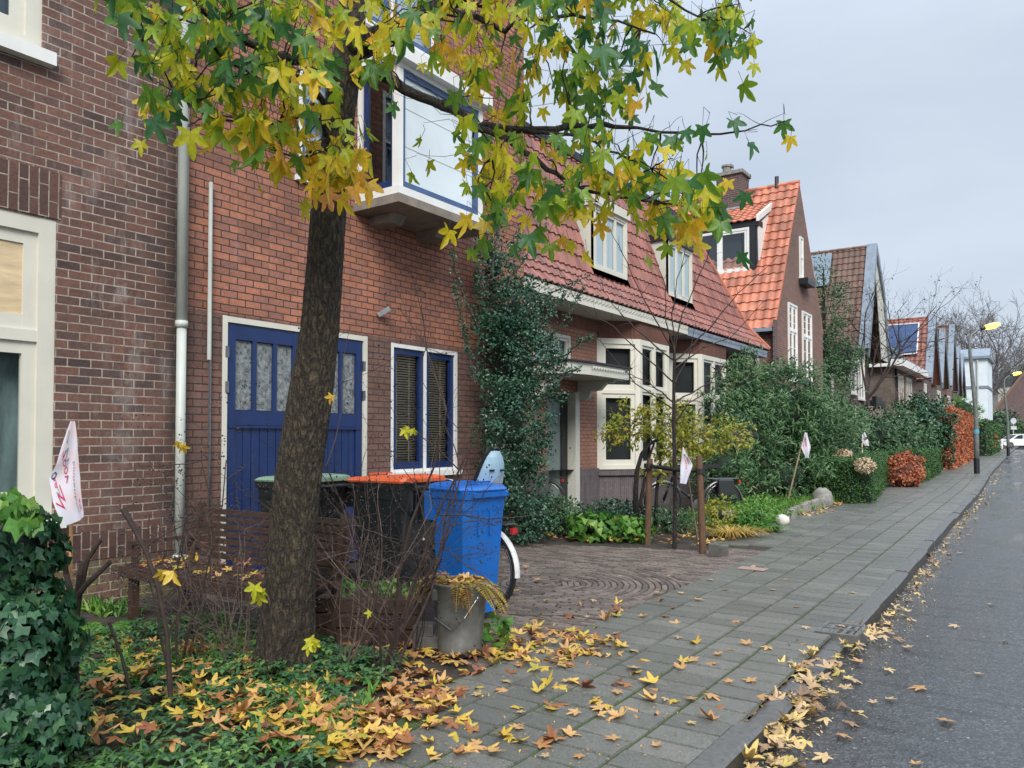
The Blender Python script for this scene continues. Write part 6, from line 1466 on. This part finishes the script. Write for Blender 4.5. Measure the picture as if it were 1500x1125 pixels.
pl('conifer_bush','yellow green conifer bush above the copper beech hedge','bush',[pb(1410,608,52,1.1,1.1,1.4,1)],900,.3,.06,'leaf_bright',seed=12,clump=16,coref=.7)
def hedge(name,label,P,zh,mat,n,l,w,seed,inner='innerg',rag=.03,z0=0):
    """clipped hedge over a footprint"""
    r=random.Random(seed);P=[Vector((a[0],a[1],gz(a[1])+z0)) for a in P];c=sum(P,Vector((0,0,0)))/len(P);t=thing(name,label,'hedge',(c.x,c.y,c.z))
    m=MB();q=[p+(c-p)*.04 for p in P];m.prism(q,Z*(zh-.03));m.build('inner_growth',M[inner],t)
    m=MB();k=len(P);ar=[((P[(i+1)%k]-P[i]).length*zh) for i in range(k)];top=abs(sum(P[i].x*P[(i+1)%k].y-P[(i+1)%k].x*P[i].y for i in range(k)))/2;tot=sum(ar)+top
    for i in range(k):
        A,Bv=P[i],P[(i+1)%k];N=(Bv-A).cross(Z).normalized()
        if (A+N*.1-c).length<(A-c).length:N=-N
        for _ in range(int(n*ar[i]/tot)):
            p=A.lerp(Bv,r.random())+Z*r.random()*zh+N*r.gauss(0,rag);blade(m,p,(N*.7+rv(r)+Z*.3),(N+rv(r)*.5),l*r.uniform(.7,1.3),w,r)
    mn=Vector((min(p.x for p in P),min(p.y for p in P),0));mxx=Vector((max(p.x for p in P),max(p.y for p in P),0))
    for _ in range(int(n*top/tot)):
        a,b=r.random(),r.random();p=(P[0].lerp(P[1],a)).lerp(P[3].lerp(P[2],a),b)+Z*(zh+r.gauss(0,rag*.7));blade(m,p,(rv(r)+Z*.8),(Z+rv(r)*.5),l*r.uniform(.7,1.3),w,r)
    m.build('foliage',M[mat],t);return t
a=G(1277,738);b=G(1305,702);hedge('clipped_hedge','low clipped green box hedge along the pavement with square corners',[(a.x,a.y),(b.x,b.y),(b.x-.7,b.y+.1),(a.x-.75,a.y+.05)],.98,'leaf_hedge',26000,.045,.026,1)
hedge('clipped_hedge','lower clipped hedge block behind the hedge corner, nearer the garden',[(G(1253,738).x,G(1253,738).y),(G(1253,738).x-.05,G(1253,738).y+1),(G(1253,738).x-1.5,G(1253,738).y+1.6),(G(1253,738).x-1.3,G(1253,738).y+.4)],.95,'leaf_hedge',9000,.05,.03,2)
for i,(px,py,s) in enumerate(((1267,682,.17),(1236,668,.16))):
    p=W(px,py,17.15+i*1.5);m=MB();r=random.Random(i);foliage(m,[(tuple(p),(s*1.2,s,s*.85),1)],420,.06,.05,r,shell=.7);tag(m.build('dry_hydrangea',M['hyd'],org=p),('dry beige hydrangea head on the corner of the hedge','pale dried hydrangea head lying on top of the hedge end')[i],'flower')
pl('copper_beech_bush','low rounded copper beech bush with orange brown leaves at the path','bush',[pb(1327,692,23.6,.5,.5,.45,2),pb(1327,680,23.8,.46,.5,.36,1.5),pb(1324,702,23.5,.47,.5,.3,1)],3600,.085,.055,'leaf_beech',seed=13,clump=26,coref=.85,core_m='innerb',shell=.7)
a=G(1349,708);b=G(1377,694);hedge('clipped_hedge','low green hedge between the copper beech bush and the ivy',[(a.x,a.y),(b.x,b.y),(b.x-2,b.y+.4),(a.x-2,a.y+.4)],1.0,'leaf_hedge',9000,.08,.05,3)
a=G(1391,688);b=G(1424,672);hedge('copper_beech_hedge','tall copper beech hedge with orange leaves beside the lamp post',[(a.x,a.y),(b.x,b.y),(b.x-1.8,b.y+.6),(a.x-1.8,a.y+.6)],2.75,'leaf_beech',12000,.16,.1,4,inner='innerb',rag=.1)
a=G(1446,668);b=G(1463,661);hedge('clipped_hedge','tall dark green square hedge beyond the lamp post',[(a.x,a.y),(b.x,b.y),(b.x-4,b.y+1),(a.x-4,a.y+1)],2.5,'leaf_hedge',5000,.2,.12,5,rag=.1)
pl('copper_beech_bush','small far copper beech bush before the tall dark green hedge','bush',[pb(1441,648,64,.9,1,1.2,1)],700,.2,.13,'leaf_beech',seed=14,coref=.85,core_m='innerb',shell=.7)
pl('far_shrub','far dark green shrubs closing the gardens near the junction','shrub',[pb(1468,632,105,2.6,2.5,3,1),pb(1484,645,110,2.5,2,2,1)],1500,.5,.3,'leaf_laurel',seed=15,coref=.85,shell=.7)
# ================================================================ bare trees
def baretree(name,label,base,ht,spread,seed,mat='twig',levels=4,r0=.16,n1=5,trunk_h=.3,nb=4,leafm=None,ln=0,ll=.1,dirs=None,crown_lean=(0,0)):
    mr_=.022 if mat=='twigfar' else .003
    r=random.Random(seed);base=Vector(base);t=thing(name,label,'tree',base);m=MB();m2=MB();tips=[]
    top=base+Vector((crown_lean[0]*.3,crown_lean[1]*.3,ht*trunk_h));tp=branch_path(base-Z*.1,top,r,6,.05);m.tube(tp,[r0*(1-.4*i/6) for i in range(7)],8);m.build('trunk',M['bark2'] ,t,smooth=True)
    def grow(p,d,L_,rad,lev):
        k=5;q=p;dd=d.normalized();pts=[p]
        for i in range(k): dd=(dd+rv(r)*.2+Z*.06).normalized();q=q+dd*L_/k;pts.append(q)
        m2.tube(pts,[max(mr_,rad*(1-.5*i/k)) for i in range(k+1)],5 if lev<2 else 3,cap=False)
        if lev<levels:
            for j in range(nb+(1 if lev==0 else 0)): i=r.randint(2,k);grow(pts[i],(dd*.75+rv(r)*.75),L_*r.uniform(.5,.75),rad*.5,lev+1)
        if lev>=levels-1: tips.extend(pts[2:])
    for i in range(n1):
        a=2*PI*i/n1+r.uniform(-.3,.3);grow(top,Vector((math.cos(a)*spread+crown_lean[0],math.sin(a)*spread+crown_lean[1],1)),ht*(1-trunk_h)*.5,r0*.55,0)
    m2.build('crown',M[mat],t)
    if leafm:
        m=MB()
        for _ in range(ln): p=r.choice(tips)+rv(r)*.15;blade(m,p,rv(r),rv(r),ll*r.uniform(.7,1.2),ll*.5,r)
        m.build('foliage',M[leafm],t)
    return t
c=W(1440,655,135);baretree('bare_tree','big bare tree with fine grey twigs at the junction beyond the lamp post',c,27,.75,3,mat='twigfar',levels=4,r0=.4,n1=6,nb=4,trunk_h=.28)
c=W(1478,655,150);baretree('bare_tree','smaller bare tree right of the big one, behind the brown end house',c,22,.7,4,mat='twigfar',levels=4,r0=.3,n1=5,nb=4,trunk_h=.25)
c=W(1410,655,160);baretree('bare_tree','bare tree rising behind the far gables, left of the big one',c,22,.6,14,mat='twigfar',levels=4,r0=.3,n1=5,nb=4,trunk_h=.3)
# dark conifer like tree between the gable houses
p=Vector((-7.6,33.0,0))
t=thing('evergreen_tree','tall dark slender evergreen tree between the two gable houses','tree',p)
m=MB();m.tube([p-Z*.1,p+Z*4,p+Z*8.4],[.22,.12,.02],8);m.build('trunk',M['bark2'],t)
m=MB();r=random.Random(41);bl=[((p.x,p.y,1.8),(1.05,1.05,1.8),2),((p.x-.1,p.y-.1,4.2),(1.15,1.2,1.8),3),((p.x,p.y,6.2),(1.05,1.15,1.4),2),((p.x-.1,p.y,7.8),(.6,.6,1.1),.5),((p.x+.7,p.y+.3,4.6),(.8,.9,1.0),1.2)]
foliage(m,bl,8500,.15,.05,r,shell=.1,clump=46);m.build('foliage',M['leaf_laurel'],t)
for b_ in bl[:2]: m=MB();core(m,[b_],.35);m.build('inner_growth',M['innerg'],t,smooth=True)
baretree('bare_tree','bare tree with dark spreading branches in front of the grey bargeboards',(-6.9,37.0,gz(37)),9.0,.5,8,mat='twig',levels=4,r0=.1,n1=5,nb=3,trunk_h=.35,leafm='leaf_laurel',ln=150,ll=.13,crown_lean=(.45,.35))
baretree('bare_shrub','yellowish bare shrub above the laurel in front of the grey brick house',(-6.3,44.5,gz(44)),4.6,.5,9,mat='twigpale',levels=3,r0=.05,n1=7,nb=4,trunk_h=.2)
# ================================================================ lamp posts
def lamppost(label,px,py,hh,lean=0,stick=True):
    p=G(px,py);t=thing('street_lamp',label,'street lamp',p,'street lamps along the pavement')
    m=MB();m.tube([p,p+Z*1.4,p+Z*2.4,p+Z*(hh-.9)-Rt*.2,p+Z*(hh-.45)-Rt*.22,p+Z*(hh-.15)-Rt*.13,p+Z*(hh)+Rt*.05,p+Z*(hh+.1)+Rt*.25],[.1,.1,.085,.065,.05,.04,.038,.035],12);m.build('post',M['post'],t,smooth=True)
    m=MB();m.lathe([(.105,0),(.105,.62)],p,12);m.build('black_base',M['black'],t,smooth=True)
    if stick: m=MB();m.lathe([(.106,0),(.106,.16)],p+Z*1.62,12);m.lathe([(.1,0),(.1,.01)],p+Z*1.62,12);m.build('blue_band',M['sticker'],t,smooth=True)
    e=p+Z*(hh+.1)+Rt*.22;ax=(Rt+Z*.25).normalized();m=MB();m.tube([e,e+ax*.1,e+ax*.2],[.05,.08,.08],10);hd=m.build('lamp_head',M['black'],t,smooth=True)
    e2=e+ax*.2;m=MB();m.tube([e2,e2+ax*.1,e2+ax*.45,e2+ax*.62],[.08,.11,.11,.05],12);m.build('lit_lens',M['lamp'],hd,smooth=True)
lamppost('tall near street lamp with lit yellow lens and blue band beside the copper beech hedge',1431,694,5.75)
lamppost('distant thin street lamp with lit lens near the white car',1477,668,5.7,stick=False)
# ================================================================ signs and car at the junction
p=G(1485,662);d_=86
p=W(1485,658,d_);p.z=gz(p.y)
t=thing('road_sign','round grey road sign on a pole above the white car','sign',p)
m=MB();m.tube([p,p+Z*3.3],.04,8);m.build('pole',M['signback'],t)
m=MB();c=p+Z*3.0;m.tube([c-Fw*.03,c-Fw*.05],[.33,.33],20);m.build('round_plate',M['signback'],t)
m=MB();m.prism([p+Z*2.05-Rt*.32-Fw*.05,p+Z*2.05+Rt*.32-Fw*.05,p+Z*2.4+Rt*.32-Fw*.05,p+Z*2.4-Rt*.32-Fw*.05],-Fw*.02);m.build('under_plate',M['signback'],t)
c0=W(1470,656,84);gzc=c0.z
# car profile seen from its side, nose to the left
t=thing('parked_car','white hatchback crossing the junction at the end of the street','car',(c0.x,c0.y,gzc))
prof=[(0,.35),(.02,.62),(.15,.78),(.9,.95),(1.55,1.38),(2.2,1.5),(3.2,1.47),(3.85,1.15),(4.1,.95),(4.15,.4),(3.9,.25),(.2,.25)]
m=MB();Wd=Fw*1.7
m.prism([c0+Rt*a+Z*b for a,b in prof],Wd);m.build('body',M['carwhite'],t)
m=MB();
for q in([(1.12,.98),(1.62,1.34),(2.1,1.42),(2.1,.98)],[(2.2,.98),(2.2,1.42),(3.1,1.4),(3.6,1.12),(3.6,.98)]): m.prism([c0-Fw*.012+Rt*a+Z*b for a,b in q],Fw*.01)
m.prism([c0+Fw*.15+Rt*.93+Z*.99,c0+Fw*1.55+Rt*.93+Z*.99,c0+Fw*1.5+Rt*1.5+Z*1.38,c0+Fw*.2+Rt*1.5+Z*1.38],-Rt*.02+Z*.01);m.build('windows',M['carglass'],t)
for a in(.78,3.35):
    m=MB();m.tube([c0+Rt*a+Z*.31-Fw*.03,c0+Rt*a+Z*.31+Fw*.2],[.32,.32],18);w_=m.build('wheel',M['rubber'],t);m=MB();m.tube([c0+Rt*a+Z*.31-Fw*.045,c0+Rt*a+Z*.31-Fw*.02],[.2,.2],14);m.build('rim',M['steel'],w_)
m=MB();m.prism([c0+Rt*.04+Z*.62-Fw*.01,c0+Rt*.35+Z*.72-Fw*.01,c0+Rt*.3+Z*.8-Fw*.01,c0+Rt*.1+Z*.74-Fw*.01],Fw*.2);m.build('headlight',M['steel'],t)
m=MB();q=W(1467,655,82);q.z=gz(q.y);m.lathe([(.14,0),(.14,.95),(.1,1.0),(.001,1.0)],q,10);tag(m.build('bollard',M['white2'],org=q),'short white bollard left of the white car','bollard')
hedge('garden_hedge','dark hedge in front of the brown end house behind the white car',[tuple(W(1462,650,100))[:2],tuple(W(1560,650,100))[:2],tuple(W(1560,650,103))[:2],tuple(W(1462,650,103))[:2]],2.4,'leaf_hedge',900,.4,.2,9,rag=.15)
# ================================================================ drain
p=Vector((-1.31,6.3,0));t=thing('storm_drain','iron street drain grate set in the lowered kerb','drain',p)
m=MB();m.M=Matrix.Translation(p);m.box(-.19,-.2,-.13,.11,-.16,.006);m.box(-.19,.16,-.09,.11,.2,.006);m.box(-.19,-.16,-.09,-.16,.16,.004);m.box(.08,-.16,-.13,.11,.16,.004);m.box(-.16,-.015,-.05,.08,.015,.003);m.build('frame',M['galv'],t)
for i in range(4):
    x=-.125+i*.055;m=MB();m.M=Matrix.Translation(p);m.box(x,-.16,-.03,x+.026,.16,0);m.build('grate_bar',M['galv'],t)
m=MB();m.M=Matrix.Translation(p);m.box(-.165,-.165,-.07,.085,.165,-.052);m.build('dark_shaft',M['black'],t)
# pink tile in the pavement
m=MB();m.box(-2.92,8.55,.001,-2.62,8.74,.0045);tag(m.build('pink_slab',plain('pink slab',(.3,.2,.17),.6,.2,20,.2),org=(-2.8,8.6,0)),'single pinkish slab among the grey paving','slab')
